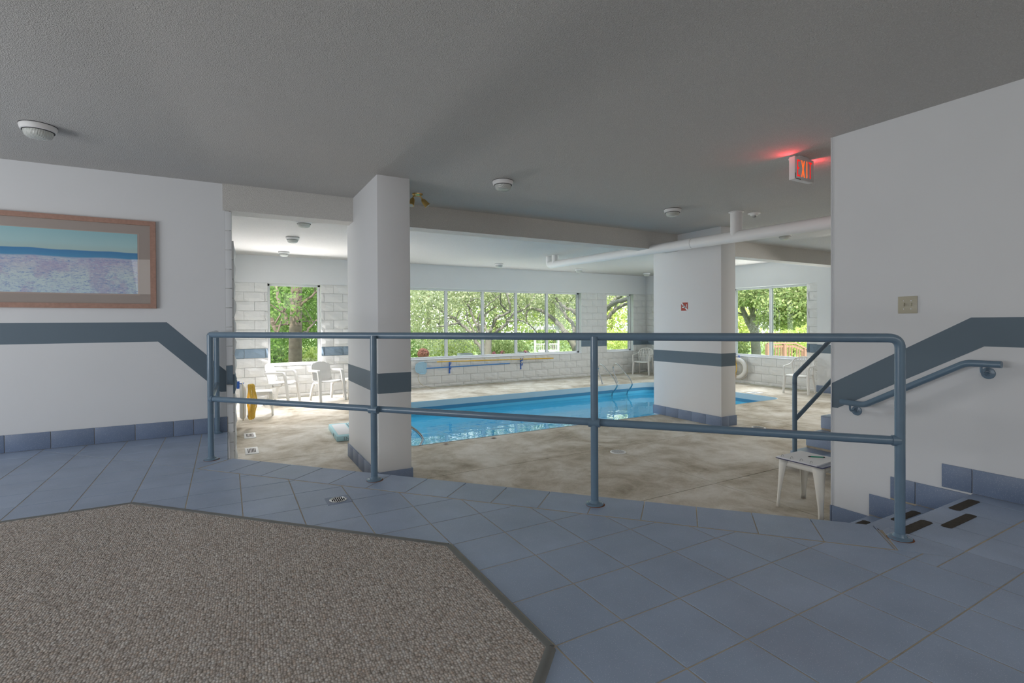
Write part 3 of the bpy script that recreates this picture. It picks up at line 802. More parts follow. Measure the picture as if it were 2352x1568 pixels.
# second staircase behind the right wall with its own railing
st2 = thing('staircase', 'lilac blue tiled steps glimpsed past the edge of the right wall', 'stairs', (6.4, 3.0, ZL))
def s2(name, mb, mat, **kw):
    mb.v = [(x - 6.4, y - 3.0, z - ZL) for x, y, z in mb.v]; return part(name, mb, mat, st2, **kw)
for k, xx in enumerate((5.69, 6.00, 6.31)):
    z1 = ZL + .1735 * (k + 1); x2 = 6.00 if k == 0 else (6.31 if k == 1 else 9.0)
    s2('step_body', MB().box(xx + .008, x2 + .02, 1.3, 3.52 + .012, ZL, z1 - .004), M['grout'])
    yy = 3.535
    while yy > 1.4:
        s2('tile', MB().bbox(xx - .002, xx + .008, yy - .311, yy - .002, z1 - .150, z1 - .014, .0015), M['tile'])
        if k < 2: s2('tile', MB().bbox(xx - .004, x2 - .003, yy - .311, yy - .002, z1 - .012, z1, .0015), M['tile'])
        else: s2('tile', MB().bbox(xx - .004, xx + .31, yy - .311, yy - .002, z1 - .012, z1, .0015), M['tile'])
        yy -= .3135
    s2('grip_strip', MB().box(xx + .03, xx + .08, 1.5, 3.40, z1 + .0002, z1 + .003), M['grip'])
t = thing('stair_railing', 'blue sloping stair railing with kinked top, left of the right wall edge', 'railing', (0, 0, 0))
YR = 3.44; XP = 5.62
def _pj(x): return 0
part('railing_post', MB().tube([(XP, YR, ZL + .1735), (XP, YR, .20), (XP, YR, .50)], R_, 18), M['rail'], t)
sl = .545
part('sloped_rail', MB().tube(arc_path([(XP, YR, .44), (XP, YR, .53), (XP + 1.9, YR, .53 + 1.9 * sl), (XP + 2.6, YR, .53 + 1.9 * sl)], 4, .03), R_, 18), M['rail'], t)
part('sloped_rail', MB().tube([(XP, YR, .03), (XP + 1.9, YR, .03 + 1.9 * sl)], R_ * .95, 18), M['rail'], t)

# ------------------------------------------------------------------ drain pipe under the ceiling
t = thing('drain_pipe', 'long white pipe hung below the ceiling with short vertical drops', 'pipe', (0, 0, 0))
def pz(y): return 2.312 + (y - 4.3) * .0285
def px_(y): return 6.09 + (y - 4.3) * .066
part('main_pipe', MB().tube([(px_(y), y, pz(y)) for y in (-1.0, 2.0, 4.56, 6.3, 9.62)], .078, 24), M['white'], t)
part('pipe_drop', MB().tube([(px_(4.56), 4.56, pz(4.56)), (px_(4.56), 4.56, C)], .078, 24), M['white'], t)
part('pipe_drop', MB().tube([(px_(9.45), 9.45, pz(9.45)), (px_(9.45), 9.45, C)], .075, 20), M['white'], t)
part('pipe_drop', MB().tube(arc_path([(px_(9.5), 9.5, pz(9.5)), (px_(9.72), 9.72, pz(9.72)), (px_(9.72), 9.72, C)], 6, .08), .078, 20), M['white'], t)
part('coupling', MB().tube([(px_(5.35), 5.35, pz(5.35)), (px_(5.5), 5.5, pz(5.5))], .083, 24), M['white'], t)
part('ceiling_collar', MB().lathe([(0, 0), (.10, 0), (.10, -.008), (.082, -.012), (0, -.012)], (px_(4.56), 4.56, C), 24), M['white'], t)

# ------------------------------------------------------------------ ceiling lights
L = [(-1.225, 5.10, 'round white ceiling light nearest the framed picture, above it'),
     (2.566, 4.75, 'round white ceiling light right of the near column top, alone on the open ceiling'),
     (5.203, 4.86, 'round white ceiling light left of the vertical pipe drop'),
     (.993, 7.98, 'round white ceiling light half hidden behind the beam over the left opening'),
     (1.009, 9.60, 'round white ceiling light beyond the left opening, the larger fully visible one'),
     (1.05, 11.61, 'round white ceiling light beyond the left opening, the farther one by the single window'),
     (6.098, 11.53, 'small far ceiling light above the wide window, left of the pipe end'),
     (8.733, 11.64, 'small far ceiling light right of the pipe end above the wide window'),
     (11.32, 11.63, 'small far ceiling light next to the farther column, near the far right corner'),
     (8.41, 5.32, 'white ceiling light peeking out below the pipe, right of the farther column')]
root = None
for x, y, lab in L:
    if root is None:
        root = thing('ceiling_light', lab, 'ceiling light', (x, y, C), 0, 'round ceiling lights')
        part('gasket', MB().lathe([(0, 0), (.112, 0), (.112, -.004), (0, -.004)], seg=36), M['dark'], root)
        part('base_ring', MB().lathe([(0, -.004), (.110, -.004), (.112, -.012), (.104, -.040), (.098, -.044), (0, -.044)], seg=36), M['white'], root)
        part('lens_seam', MB().lathe([(0, -.044), (.096, -.044), (.096, -.048), (0, -.048)], seg=36), M['dark'], root)
        part('glass_lens', MB().lathe([(0, -.048), (.090, -.048), (.088, -.060), (.078, -.084), (.060, -.096), (.03, -.101), (0, -.102)], seg=36), M['lampglass'], root)
    else: dup(root, (x, y, C), random.uniform(0, 3), lab)
t = thing('sprinkler_head', 'small stepped white ceiling sprinkler right of the pipe drop', 'sprinkler', (6.411, 4.50, C))
part('flange', MB().lathe([(0, 0), (.085, 0), (.080, -.008), (.055, -.014), (.05, -.030), (.03, -.034), (0, -.034)], seg=28), M['white'], t)
part('nozzle', MB().lathe([(0, -.034), (.026, -.034), (.024, -.055), (.012, -.062), (0, -.062)], seg=16), M['stone'], t)
t = thing('spotlight', 'brass twin-head ceiling spotlight just right of the near column', 'spotlight', (1.945, 5.70, C))
part('canopy', MB().lathe([(0, 0), (.062, 0), (.060, -.012), (.03, -.026), (0, -.026)], seg=24), M['brass'], t)
for s in (-1, 1):
    dv = Vector((s * .5 + .2, -.25, -.85)).normalized(); p = Vector((s * .055 + .0, 0, -.055))
    part('arm', MB().tube([(s * .02, 0, -.02), (s * .05, 0, -.035), p], .008, 10), M['brass'], t)
    mb = MB(); mb.tube([p - dv * .0, p + dv * .02, p + dv * .045, p + dv * .10], [.014, .026, .030, .036], 18)
    h_ = part('lamp_head', mb, M['brass'], t); part('bulb', MB().tube([p + dv * .085, p + dv * .103], [.030, .028], 16), M['lampglass'], h_)

# ------------------------------------------------------------------ exit sign
t = thing('exit_sign', 'lit red and white EXIT sign hanging from the ceiling by the right wall', 'sign', (4.459, 2.727, 2.44))
W, Hh, Dp = .295, .205, .055
part('housing', MB().bbox(0, W, 0, Dp, 0, Hh, .003), M['white'], t)
part('ceiling_plate', MB().bbox(W / 2 - .07, W / 2 + .07, .0, .11, Hh, .2195, .002), M['white'], t)
def letter(strokes, x, mat, nm):
    mb = MB()
    for (a, b, c_, d_) in strokes: mb.obox((x + a, -.0012, b), (x + c_, -.0012, d_), .003, .017, up=(0, 0, 1)) if abs(b - d_) < 1e-6 else mb.obox((x + a, -.0012, b), (x + c_, -.0012, d_), .003, .015, up=(1, 0, 0)) if abs(a - c_) < 1e-6 else mb.obox((x + a, -.0012, b), (x + c_, -.0012, d_), .003, .014, up=(1, 0, 0))
    o = part(nm, mb, mat, t, smooth=False); return o
b0, b1 = .028, .178
def bar(x0, x1, z0, z1): return ('b', x0, x1, z0, z1)
def lett(shapes, mat):
    mb = MB()
    for s_ in shapes:
        if s_[0] == 'b': mb.box(s_[1], s_[2], -.0022, .0, s_[3], s_[4])
        else: mb.prism(s_[1], -.0022, .0, axis=1)
    return part('letter', mb, mat, t, smooth=False)
lett([bar(.036, .047, b0, b1), bar(.036, .078, b1 - .014, b1), bar(.036, .066, .096, .110), bar(.036, .078, b0, b0 + .014)], M['exit_red'])
lett([('p', [(.098, b0), (.111, b0), (.152, b1), (.139, b1)]), ('p', [(.139, b0), (.152, b0), (.111, b1), (.098, b1)])], M['exit_orange'])
lett([bar(.178, .190, b0, b1)], M['exit_orange'])
lett([bar(.212, .262, b1 - .014, b1), bar(.231, .243, b0, b1)], M['exit_red'])
part('lower_slots', MB().box(.03, .13, .008, .047, -.0012, .001).box(.15, .27, .008, .047, -.0012, .001), M['paper'], t)
part('chipped_mark', MB().box(.004, .012, -.0010, 0, .01, .055).box(.012, .09, -.0010, 0, .002, .008), M['black'], t)
lamp('exit_glow_left', 'AREA', (4.45, 2.754, 2.585), .75, (1, .05, .06), (.02, .09), (-1, 0, .05))
lamp('exit_glow_right', 'AREA', (4.763, 2.754, 2.585), .75, (1, .05, .06), (.02, .09), (1, 0, .05))

# ------------------------------------------------------------------ picture
t = thing('framed_picture', 'wide framed winter landscape in blues and mauves on the left wall', 'picture', (-2.9, YW, 1.318))
PW, PH = 2.28, .875
fx = .046
for nm, mb in (('top', MB().prism([(0, PH), (PW, PH), (PW - fx, PH - fx), (fx, PH - fx)], -.032, -.002, axis=1)), ('bot', MB().prism([(0, 0), (PW, 0), (PW - fx, fx), (fx, fx)], -.032, -.002, axis=1)),
               ('l', MB().prism([(0, 0), (fx, fx), (fx, PH - fx), (0, PH)], -.032, -.002, axis=1)), ('r', MB().prism([(PW, 0), (PW, PH), (PW - fx, PH - fx), (PW - fx, fx)], -.032, -.002, axis=1))):
    part('frame_rail', mb, M['wood_frame'], t, smooth=False)
part('mat_board', MB().box(fx - .004, PW - fx + .004, -.018, -.010, fx - .004, PH - fx + .004), M['mat_pink'], t)
part('mat_bevel', MB().box(.136, PW - .136, -.0192, -.017, .130, PH - .130), M['mat_light'], t)
o = part('print', MB().box(0, PW - .30, -.004, 0, 0, .595), M['painting'], t); o.location = (.150, -.0165, .142)
part('glazing', MB().box(fx, PW - fx, -.0235, -.0225, fx, PH - fx), M['glass'], t, smooth=False)

# light switch
t = thing('light_switch', 'ivory double toggle switch plate on the right wall', 'switch', (XR, 1.802, 1.272))
part('plate', MB().bbox(-.006, 0, -.061, .061, -.0625, .0625, .003), M['ivory'], t)
for y_ in (-.023, .023):
    part('toggle', MB().bbox(-.018, -.004, y_ - .005, y_ + .005, -.010, .014, .002), M['ivory'], t)
    for z_ in (-.03, .03): part('screw', MB().lathe([(0, -.0055), (.0035, -.0055), (.003, -.0075), (0, -.0075)], (0, y_, z_), 12, axis='x'), M['steel'], t)
# no smoking sign on the far column's left face
t = thing('no_smoking_sign', 'small brick-red no-smoking sign with a white slash on the farther column', 'sign', (6.81, 6.10, 1.412))
part('sign_plate', MB().box(-.003, 0, -.072, .072, -.070, .070), M['red_sign'], t)
part('slash', MB().prism([(.072, .070), (.072, .052), (-.054, -.070), (-.072, -.070), (-.072, -.052), (.054, .070)], -.0042, -.003, axis=0), M['paper'], t, smooth=False)
part('cigarette_symbol', MB().box(-.0042, -.003, -.045, .05, -.020, -.006).box(-.0042, -.003, -.052, -.040, -.006, .040).box(-.0042, -.003, .012, .024, -.006, .034), M['paper'], t, smooth=False)

# ------------------------------------------------------------------ deck fittings
def vent(x, y, label, w_=.155, l_=.40, root=[None]):
    if root[0] is None:
        t = thing('floor_vent', label, 'vent', (x, y, ZL), 0, 'white floor vents along the left wall')
        part('vent_plate', MB().bbox(-w_ / 2, w_ / 2, -l_ / 2, l_ / 2, 0, .006, .002), M['white'], t)
        mb = MB()
        for k in range(6): xx = -.042 + k * .0168; mb.box(xx - .0045, xx + .0045, -l_ * .30, l_ * .30, .005, .0068)
        part('slots', mb, M['dark'], t, smooth=False); root[0] = t; return t
    return dup(root[0], (x, y, ZL), 0, label)
vent(.270, 7.52, 'white slotted floor vent by the left wall, nearest of the three')
vent(.285, 8.55, 'white slotted floor vent by the left wall, middle of the three')
vent(.345, 10.32, 'white slotted floor vent by the left wall, farthest, beside the small table legs')
def drain(x, y, label, root=[None]):
    if root[0] is None:
        t = thing('deck_drain', label, 'drain', (x, y, ZL), 0, 'white drains in the pool deck')
        part('drain_rim', MB().lathe([(0, .0), (.105, .0), (.10, .007), (.085, .008), (.085, .004), (0, .004)], seg=28), M['white'], t)
        mb = MB()
        for k in range(-3, 4): hw = math.sqrt(max(0, .08 ** 2 - (k * .022) ** 2)); mb.box(k * .022 - .003, k * .022 + .003, -hw, hw, .004, .0075)
        part('grate', mb, M['stone'], t, smooth=False); root[0] = t; return t
    return dup(root[0], (x, y, ZL), 0, label)
drain(4.372, 5.01, 'round white drain in the concrete deck, right of the third railing post')
drain(7.265, 5.03, 'round white drain in the deck at the foot of the farther column')
t = thing('skimmer_cover', 'square white lid in the deck beyond the right end of the pool', 'cover', (10.72, 7.53, ZL))
part('lid_plate', MB().bbox(-.16, .16, -.13, .13, 0, .008, .003), M['white'], t)
part('finger_holes', MB().box(-.06, -.04, -.06, .06, .007, .0088).box(.0, .02, -.06, .06, .007, .0088).box(.06, .08, -.06, .06, .007, .0088), M['dark'], t)
for x, y, lab in ((2.62, 6.55, 'small rusty anchor socket in the deck edge, the left one'), (3.35, 6.53, 'small rusty anchor socket in the deck edge, the right one')):
    t = thing('deck_anchor', lab, 'anchor', (x, y, ZL)); part('cup', MB().lathe([(0, 0), (.045, 0), (.042, .003), (.03, .0035), (.028, .001), (0, .001)], seg=20), M['stone'], t)
    part('rusty_core', MB().lathe([(0, .001), (.024, .001), (.018, .004), (0, .004)], seg=14), M['rust'], t)

# foam block with lettering beside the near column
t = thing('foam_step', 'low light-aqua foam block with white pads and grey lettering beside the near column', 'foam block', (1.335, 7.46, ZL), radians(-3))
part('body', MB().bbox(0, .62, 0, .98, 0, .078, .015), M['aqua'], t)
part('white_pad', MB().bbox(.035, .235, .10, .90, .072, .0805, .003), M['paper'], t)
part('white_pad', MB().bbox(.36, .585, .10, .90, .072, .0805, .003), M['paper'], t)
def text(body, size, mat, parent, loc, rot, name='lettering'):
    cu = bpy.data.curves.new('txt', 'FONT'); cu.body = body; cu.size = size; cu.extrude = .0006; cu.resolution_u = 3
    o = bpy.data.objects.new('txt', cu); COL.objects.link(o); dg = bpy.context.evaluated_depsgraph_get()
    me = bpy.data.meshes.new_from_object(o.evaluated_get(dg)); bpy.data.objects.remove(o); me.materials.append(mat)
    r = link(name, me, parent, loc); r.rotation_euler = rot; return r
text('ENT', .062, M['grey_text'], t, (.095, -.0008, .016), (pi / 2, 0, 0))
text('ENT', .062, M['grey_text'], t, (-.0008, .40, .016), (pi / 2, 0, -pi / 2))
mb = MB(); r_ = random.Random(3)
for k in range(22):
    yy = .12 + k * .036
    for xx in (.252, .285, .318): 
        if r_.random() < .75: mb.box(xx, xx + r_.uniform(.012, .026), yy, yy + .020, .0775, .0792)
part('printed_marks', mb, M['grey_text'], t, smooth=False)

# ------------------------------------------------------------------ life rings
def life_ring(loc, rz, label):
    t = thing('life_ring', label, 'life ring', loc, rz)
    R0, r0 = .235, .058; mb = MB(); vs = []; fs = []; n1, n2 = 40, 14
    for i in range(n1):
        a = 2 * pi * i / n1
        for j in range(n2):
            b = 2 * pi * j / n2; rr = R0 + r0 * cos(b) * .95; vs.append((r0 * .8 * sin(b) + .055, rr * cos(a), rr * sin(a)))
    for i in range(n1):
        for j in range(n2): fs.append((i * n2 + j, ((i + 1) % n1) * n2 + j, ((i + 1) % n1) * n2 + (j + 1) % n2, i * n2 + (j + 1) % n2))
    mb.add(vs, fs); part('ring', mb, M['plastic'], t)
    pr = []
    for k in range(41):
        a = 2 * pi * k / 40; rr = R0 + r0 + .010 + .020 * abs(sin(2 * a)); pr.append((.055, rr * cos(a), rr * sin(a)))
    part('grab_line', MB().tube(pr, .006, 8, caps=False), M['hose'], t)
    for k in range(4):
        a = pi / 4 + k * pi / 2; c_ = Vector((.055, R0 * cos(a), R0 * sin(a)))
        part('band', MB().lathe([(0, -.02), (.001, -.02), (.001, .02), (0, .02)], tuple(c_), 8), M['navy'], t) if False else None
    part('hook', MB().box(-.03, .012, -.02, .02, R0 - .02, R0 + .10).tube([(0, 0, R0 + .06), (.07, 0, R0 + .06), (.075, 0, R0 + .075)], .008, 8), M['blue'], t)
    return t
def rope_coil(loc, rz, label, tall=.56):
    t = thing('rope_coil', label, 'rope', loc, rz)
    for k in range(7):
        r_ = random.Random(k); w_ = .030 + .008 * k; pts = []
        for i in range(25):
            a = 2 * pi * i / 24; pts.append((.012 * (k - 3) + .006 * sin(3 * a + k), w_ * sin(a) + .012 * sin(5 * a), -tall / 2 + (tall / 2 + r_.uniform(-.02, .02) * sin(a / 2)) * cos(a)))
        part('rope_loop', MB().tube(pts, .0085, 7, caps=False), M['rope'], t)
    return t
life_ring((.16, 9.45, -.12), 0, 'white life ring hung on the left pool wall, seen nearly edge-on')
rope_coil((.33, 9.30, .17), radians(38), 'coil of yellow rope hanging beside the left life ring')
life_ring((XE - .10, 8.93, -.11), pi, 'white life ring hung below the window right of the farther column')
rope_coil((XE - .19, 8.99, .18), pi, 'coil of yellow rope in front of the right life ring')

# ------------------------------------------------------------------ pool net and poles on the far wall
YF = YB - .075
t = thing('skimmer_net', 'light blue leaf net on a blue pole hung on the far wall', 'pool net', (4.15, YF, -.16))
def f_(p): return (p[0] - 4.15, p[1] - YF, p[2] + .16)
fr_ = [(4.17, .10), (4.26, .145), (4.40, .150), (4.435, .12), (4.435, -.10), (4.40, -.15), (4.28, -.145), (4.175, -.09), (4.15, .0)]
part('net_frame', MB().tube([f_((x, YF - .02, z)) for x, z in fr_ + [fr_[0]]], .012, 8, caps=False), M['net'], t)
part('net_mesh', MB().prism([(x - 4.15, z + .16) for x, z in fr_], -.028, -.018, axis=1), M['net'], t, smooth=False)
part('pole', MB().tube([f_((4.43, YF - .02, -.012)), f_((6.90, YF - .02, .010))], .015, 12), M['pole_blue'], t)
part('thin_pole_section', MB().tube([f_((6.88, YF - .02, .010)), f_((6.96, YF - .02, .012)), f_((8.0, YF - .02, .022))], [.017, .010, .009], 10), M['steel'], t)
t = thing('pool_pole', 'long yellow telescopic pole hung level under the wide window', 'pole', (4.5, YF, .15))
part('pole_tube', MB().tube([(.22, -.03, -.005), (3.85, -.03, -.052)], .014, 12), M['yellow'], t)
part('silver_tip', MB().tube([(-.12, -.03, .0), (.22, -.03, -.005)], .010, 10), M['steel'], t)
for x, lab in ((5.10, 'dark blue plastic pole hook on the far wall, the left one'), (7.28, 'dark blue plastic pole hook on the far wall, the right one')):
    t = thing('pole_hook', lab, 'hook', (x, YF + .04, 0), 0, 'blue pole hooks')
    part('hook_strap', MB().obox((0, 0, .14), (0, 0, -.17), .03, .012, up=(0, 1, 0)), M['blue'], t)
    for z_ in (.10, -.03): part('hook_curl', MB().tube(arc_path([(0, 0, z_ + .01), (0, -.04, z_ - .03), (0, -.095, z_ - .03), (0, -.10, z_ + .04)], 4, .03), .011, 8), M['blue'], t)
    part('hook_end', MB().lathe([(0, 0), (.02, 0), (.02, .025), (0, .025)], (0, 0, -.18), 12), M['blue'], t)
t = tag(part('loose_cord', MB().tube(arc_path([(4.25, YF - .02, -.10), (4.20, YF - .03, -.25), (4.28, YF - .05, -.42), (4.5, YF - .14, -.505), (4.62, YF - .2, -.512)], 6, .15), .007, 8), M['hose'], None),
        'thin tan cord trailing from the pool net to the deck', 'cord')

# ------------------------------------------------------------------ resin furniture
def side_table(loc, rz, label, w_=.44, d_=.42, h=.44):
    t = thing('side_table', label, 'table', loc, rz, 'low white resin side tables'); e = .028
    part('tabletop', MB().bbox(-w_ / 2 + e, w_ / 2 - e, -d_ / 2 + e, d_ / 2 - e, h - .014, h, .006), M['cream'], t)
    mb = MB()                                            # apron with arched lower edge
    for sx_, sy_, ln in ((0, -1, w_), (0, 1, w_), (-1, 0, d_), (1, 0, d_)):
        n = 14; hw = ln / 2 - e; vs = []; 
        for k in range(n + 1):
            u = -hw + 2 * hw * k / n; q = abs(u) / hw
            low_ = h - .055 - (.055 * max(0, (q - .72) / .28) ** 1.8)
            off = d_ / 2 - e if sx_ == 0 else w_ / 2 - e
            for (o_, z_) in ((off - .004, h - .002), (off + .006, low_)):
                vs.append((u, sy_ * o_, z_) if sx_ == 0 else (sx_ * o_, u, z_))
        mb.add(vs, [(2 * k, 2 * k + 1, 2 * k + 3, 2 * k + 2) for k in range(n)])
    o = part('apron', mb, M['cream'], t); md = o.modifiers.new('thick', 'SOLIDIFY'); md.thickness = .005
    for sx_ in (-1, 1):
        for sy_ in (-1, 1):                              # L-section tapered leg
            vs = []; n = 9
            for k in range(n):
                q = k / (n - 1); z_ = h - .004 - q * (h - .006); wd = .085 - .050 * min(1, q * 1.25) ** .7 - .004 * q; fl = .016 * q
                cx_, cy_ = sx_ * (w_ / 2 - e + .004 + fl), sy_ * (d_ / 2 - e + .004 + fl); rr = .014
                pts = [(cx_ - sx_ * wd, cy_), (cx_ - sx_ * wd * .5, cy_ + sy_ * .004), (cx_ - sx_ * rr, cy_ + sy_ * .002), (cx_ - sx_ * rr * .3, cy_ - sy_ * rr * .3), (cx_ + sx_ * .002, cy_ - sy_ * rr), (cx_ + sx_ * .004, cy_ - sy_ * wd * .5), (cx_, cy_ - sy_ * wd)]
                vs += [(a, b, z_) for a, b in pts]
            fs = [(i * 7 + j, i * 7 + j + 1, (i + 1) * 7 + j + 1, (i + 1) * 7 + j) for i in range(n - 1) for j in range(6)]
            o = part('leg', MB().add(vs, fs), M['cream'], t); md = o.modifiers.new('thick', 'SOLIDIFY'); md.thickness = .005
    return t
side_table((4.535, 2.620, ZL), radians(1), 'cream resin side table holding the open binder beside the right wall edge')
side_table((.53, 10.44, ZL), radians(-4), 'white resin side table by the left wall in front of the chair')
side_table((2.50, 11.72, ZL), radians(5), 'white resin side table almost hidden behind the near column')

def spline(pts, n=6):
    pts = [Vector(p) for p in pts]; out = []
    P_ = [pts[0] * 2 - pts[1]] + pts + [pts[-1] * 2 - pts[-2]]
    for i in range(1, len(P_) - 2):
        for k in range(n):
            t = k / n; a, b, c_, d_ = P_[i - 1], P_[i], P_[i + 1], P_[i + 2]
            out.append(.5 * ((2 * b) + (c_ - a) * t + (2 * a - 5 * b + 4 * c_ - d_) * t * t + (3 * b - a - 3 * c_ + d_) * t ** 3))
    out.append(pts[-1]); return out
def ribbon(path, widths, side, th):                      # flat bar following a path; widths along 'side'
    mb = MB(); n = len(path); vs = []
    for i, p in enumerate(path):
        T = (Vector(path[min(i + 1, n - 1)]) - Vector(path[max(i - 1, 0)])).normalized(); s_ = Vector(side); s_ = (s_ - T * s_.dot(T)).normalized(); N = T.cross(s_)
        w_ = widths[i] / 2; p = Vector(p)
        for a, b in ((-1, -1), (1, -1), (1, 1), (-1, 1)): vs.append(p + s_ * a * w_ + N * b * th / 2)
    fs = [(i * 4 + j, i * 4 + (j + 1) % 4, (i + 1) * 4 + (j + 1) % 4, (i + 1) * 4 + j) for i in range(n - 1) for j in range(4)]
    fs += [(3, 2, 1, 0), ((n - 1) * 4, (n - 1) * 4 + 1, (n - 1) * 4 + 2, (n - 1) * 4 + 3)]
    return mb.add(vs, fs)
def lerpw(ws, n): return [ws[0] + (ws[-1] - ws[0]) * i / (n - 1) for i in range(n)] if len(ws) == 2 else [np.interp(i / (n - 1), np.linspace(0, 1, len(ws)), ws) for i in range(n)]

def shell_chair(loc, rz, label):
    """solid rounded back, flat arms that bend down into splayed front legs. local +y = front"""
    t = thing('armchair', label, 'chair', loc, rz)
    prof = spline([(0, .22, .405), (0, .17, .425), (0, 0, .410), (0, -.13, .400), (0, -.195, .440), (0, -.225, .56), (0, -.262, .70), (0, -.285, .83)], 5)
    n = len(prof); vs = []; m = 10
    for i, p in enumerate(prof):
        q = i / (n - 1); hw = .225 if p.z < .44 else .225 - .02 * (p.z - .44)
        if p.z > .72: hw *= math.sqrt(max(.02, 1 - ((p.z - .72) / .125) ** 2 * .75)) 
        for k in range(m + 1):
            u = -1 + 2 * k / m; dish = .020 * u * u
            top_drop = .03 * u ** 4 if i == n - 1 else 0
            vs.append((u * hw, p.y + (dish if p.z > .45 else 0), p.z + (dish if p.z <= .45 else 0) - top_drop))
    fs = [(i * (m + 1) + k, i * (m + 1) + k + 1, (i + 1) * (m + 1) + k + 1, (i + 1) * (m + 1) + k) for i in range(n - 1) for k in range(m)]
    o = part('seat_shell', MB().add(vs, fs), M['plastic'], t, angle=60); md = o.modifiers.new('t', 'SOLIDIFY'); md.thickness = .008
    for s_ in (-1, 1):
        pth = spline([(s_ * .262, -.22, .645), (s_ * .268, -.05, .652), (s_ * .270, .10, .652), (s_ * .270, .165, .635), (s_ * .274, .205, .50), (s_ * .282, .240, .25), (s_ * .290, .275, .0)], 5)
        part('arm', ribbon(pth, lerpw([.065, .072, .070, .062, .050], len(pth)), (1, .0, 0), .040), M['plastic'], t, angle=50)
        pth = spline([(s_ * .225, .10, .395), (s_ * .215, -.06, .385), (s_ * .222, -.15, .34), (s_ * .238, -.20, .18), (s_ * .250, -.245, 0)], 5)
        part('rear_leg', ribbon(pth, lerpw([.036, .052, .056, .050, .042], len(pth)), (0, 1, .2), .042), M['plastic'], t, angle=50)
        part('arm_brace', ribbon([Vector((s_ * .215, .13, .40)), Vector((s_ * .268, .17, .42))], [.05, .05], (0, 1, 0), .02), M['plastic'], t)
        part('back_brace', ribbon([Vector((s_ * .205, -.235, .62)), Vector((s_ * .262, -.205, .645))], [.045, .045], (0, 1, .3), .02), M['plastic'], t)
    return t
def classic_chair(loc, rz, label):
    """classic one-piece resin armchair with a rounded lattice back. local +y = front"""
    t = thing('armchair', label, 'chair', loc, rz)
    vs = []; m, n = 8, 8
    for j in range(n + 1):
        for i in range(m + 1):
            u, v = -1 + 2 * i / m, j / n; hw = .235 - .035 * (1 - v)
            vs.append((u * hw, -.20 + .43 * v, .395 + .014 * u * u + (.012 if v < .95 else -.012) + .01 * v))
    o = part('seat', MB().add(vs, [(j * (m + 1) + i, j * (m + 1) + i + 1, (j + 1) * (m + 1) + i + 1, (j + 1) * (m + 1) + i) for j in range(n) for i in range(m)]), M['plastic'], t); md = o.modifiers.new('t', 'SOLIDIFY'); md.thickness = .012
    def bp(u, v):                                         # back surface: u -1..1, v 0..1
        z = .40 + .40 * v; hw = .20 + .05 * v; return Vector((u * hw, -.205 - .10 * v + .075 * u * u, z))
    rim = [bp(-1, .45 + .0)] + [bp(-1 + .0, .62), bp(-.92, .82), bp(-.70, .96), bp(-.35, 1.03), bp(0, 1.05), bp(.35, 1.03), bp(.70, .96), bp(.92, .82), bp(1, .62), bp(1, .45)]
    part('back_rim', MB().tube(spline(rim, 4), .017, 8, flat=.7), M['plastic'], t)
    for k in range(-4, 5):
        u = k / 4.6; top = 1.03 - .16 * abs(u) ** 2.5
        part('back_slat', ribbon([bp(u * .75, .02), bp(u * .85, .3), bp(u * .95, .6), bp(u, top)], [.020, .022, .024, .024], (1, 0, 0), .008), M['plastic'], t)
    for v in (.36, .56, .76): part('cross_slat', ribbon([bp(u, v) for u in np.linspace(-.95, .95, 9)], [.018] * 9, (0, 0, 1), .007), M['plastic'], t)
    for s_ in (-1, 1):
        pth = spline([bp(s_ * .95, .78), (s_ * .275, -.20, .655), (s_ * .292, -.02, .628), (s_ * .288, .14, .622), (s_ * .270, .215, .612), (s_ * .262, .232, .56), (s_ * .262, .235, .40)], 5)
        part('armrest', MB().tube(pth, .019, 8, flat=.75), M['plastic'], t)
        part('leg', MB().tube([(s_ * .245, .215, .41), (s_ * .258, .235, .20), (s_ * .268, .25, 0)], [.034, .030, .023], 8), M['plastic'], t)
        part('leg', MB().tube(spline([bp(s_, .45), (s_ * .215, -.20, .38), (s_ * .225, -.235, .22), (s_ * .235, -.275, 0)], 4), [.02] * 5 + [.026] * 4 + [.020] * 4, 8), M['plastic'], t)
    return t
shell_chair((.99, 11.75, ZL), radians(-90 - 28 + 0), 'white resin armchair with solid rounded back, left one below the single window') 
shell_chair((1.885, 11.66, ZL), radians(180 + 20), 'white resin armchair with solid rounded back, right one, next to the near column')
classic_chair((11.52, 11.98, ZL), radians(90 + 25), 'white lattice-back resin armchair in the far right corner, left one')
classic_chair((11.75, 11.25, ZL), radians(200), 'white lattice-back resin armchair mostly hidden by the farther column')
classic_chair((11.60, 6.98, ZL), radians(90 + 12), 'white lattice-back resin armchair against the right pool wall behind the stair railing')

# binder and pen on the near table
zt = ZL + .44
t = thing('ring_binder', 'open navy ring binder with white pages on the near resin side table', 'binder', (4.535, 2.620, zt + .001), radians(1))
part('cover', MB().bbox(-.225, .20, -.215, .20, 0, .004, .0015), M['navy'], t)
part('inner_lining', MB().box(-.21, .19, -.205, .19, .004, .0048), M['binder_grey'], t)
part('page_stack', MB().bbox(-.215, .16, -.16, .195, .0048, .016, .001), M['paper'], t)
part('top_page', MB().prism([(-.20, -.165), (.165, -.155), (.14, .190), (-.215, .185)], .0162, .0172), M['paper'], t, smooth=False)
for k in range(4):
    yy = -.10 + k * .085; part('ring', MB().tube([(-.19 + .02 * cos(a), yy, .016 + .02 * sin(a)) for a in np.linspace(0, pi, 9)], .002, 6), M['steel'], t)
t = thing('pen', 'green ballpoint pen with black ends lying on the open binder pages', 'pen', (4.58, 2.60, zt + .0225), radians(-42))
part('barrel', MB().tube([(-.05, 0, 0), (.05, 0, 0)], .0045, 10), M['green'], t)
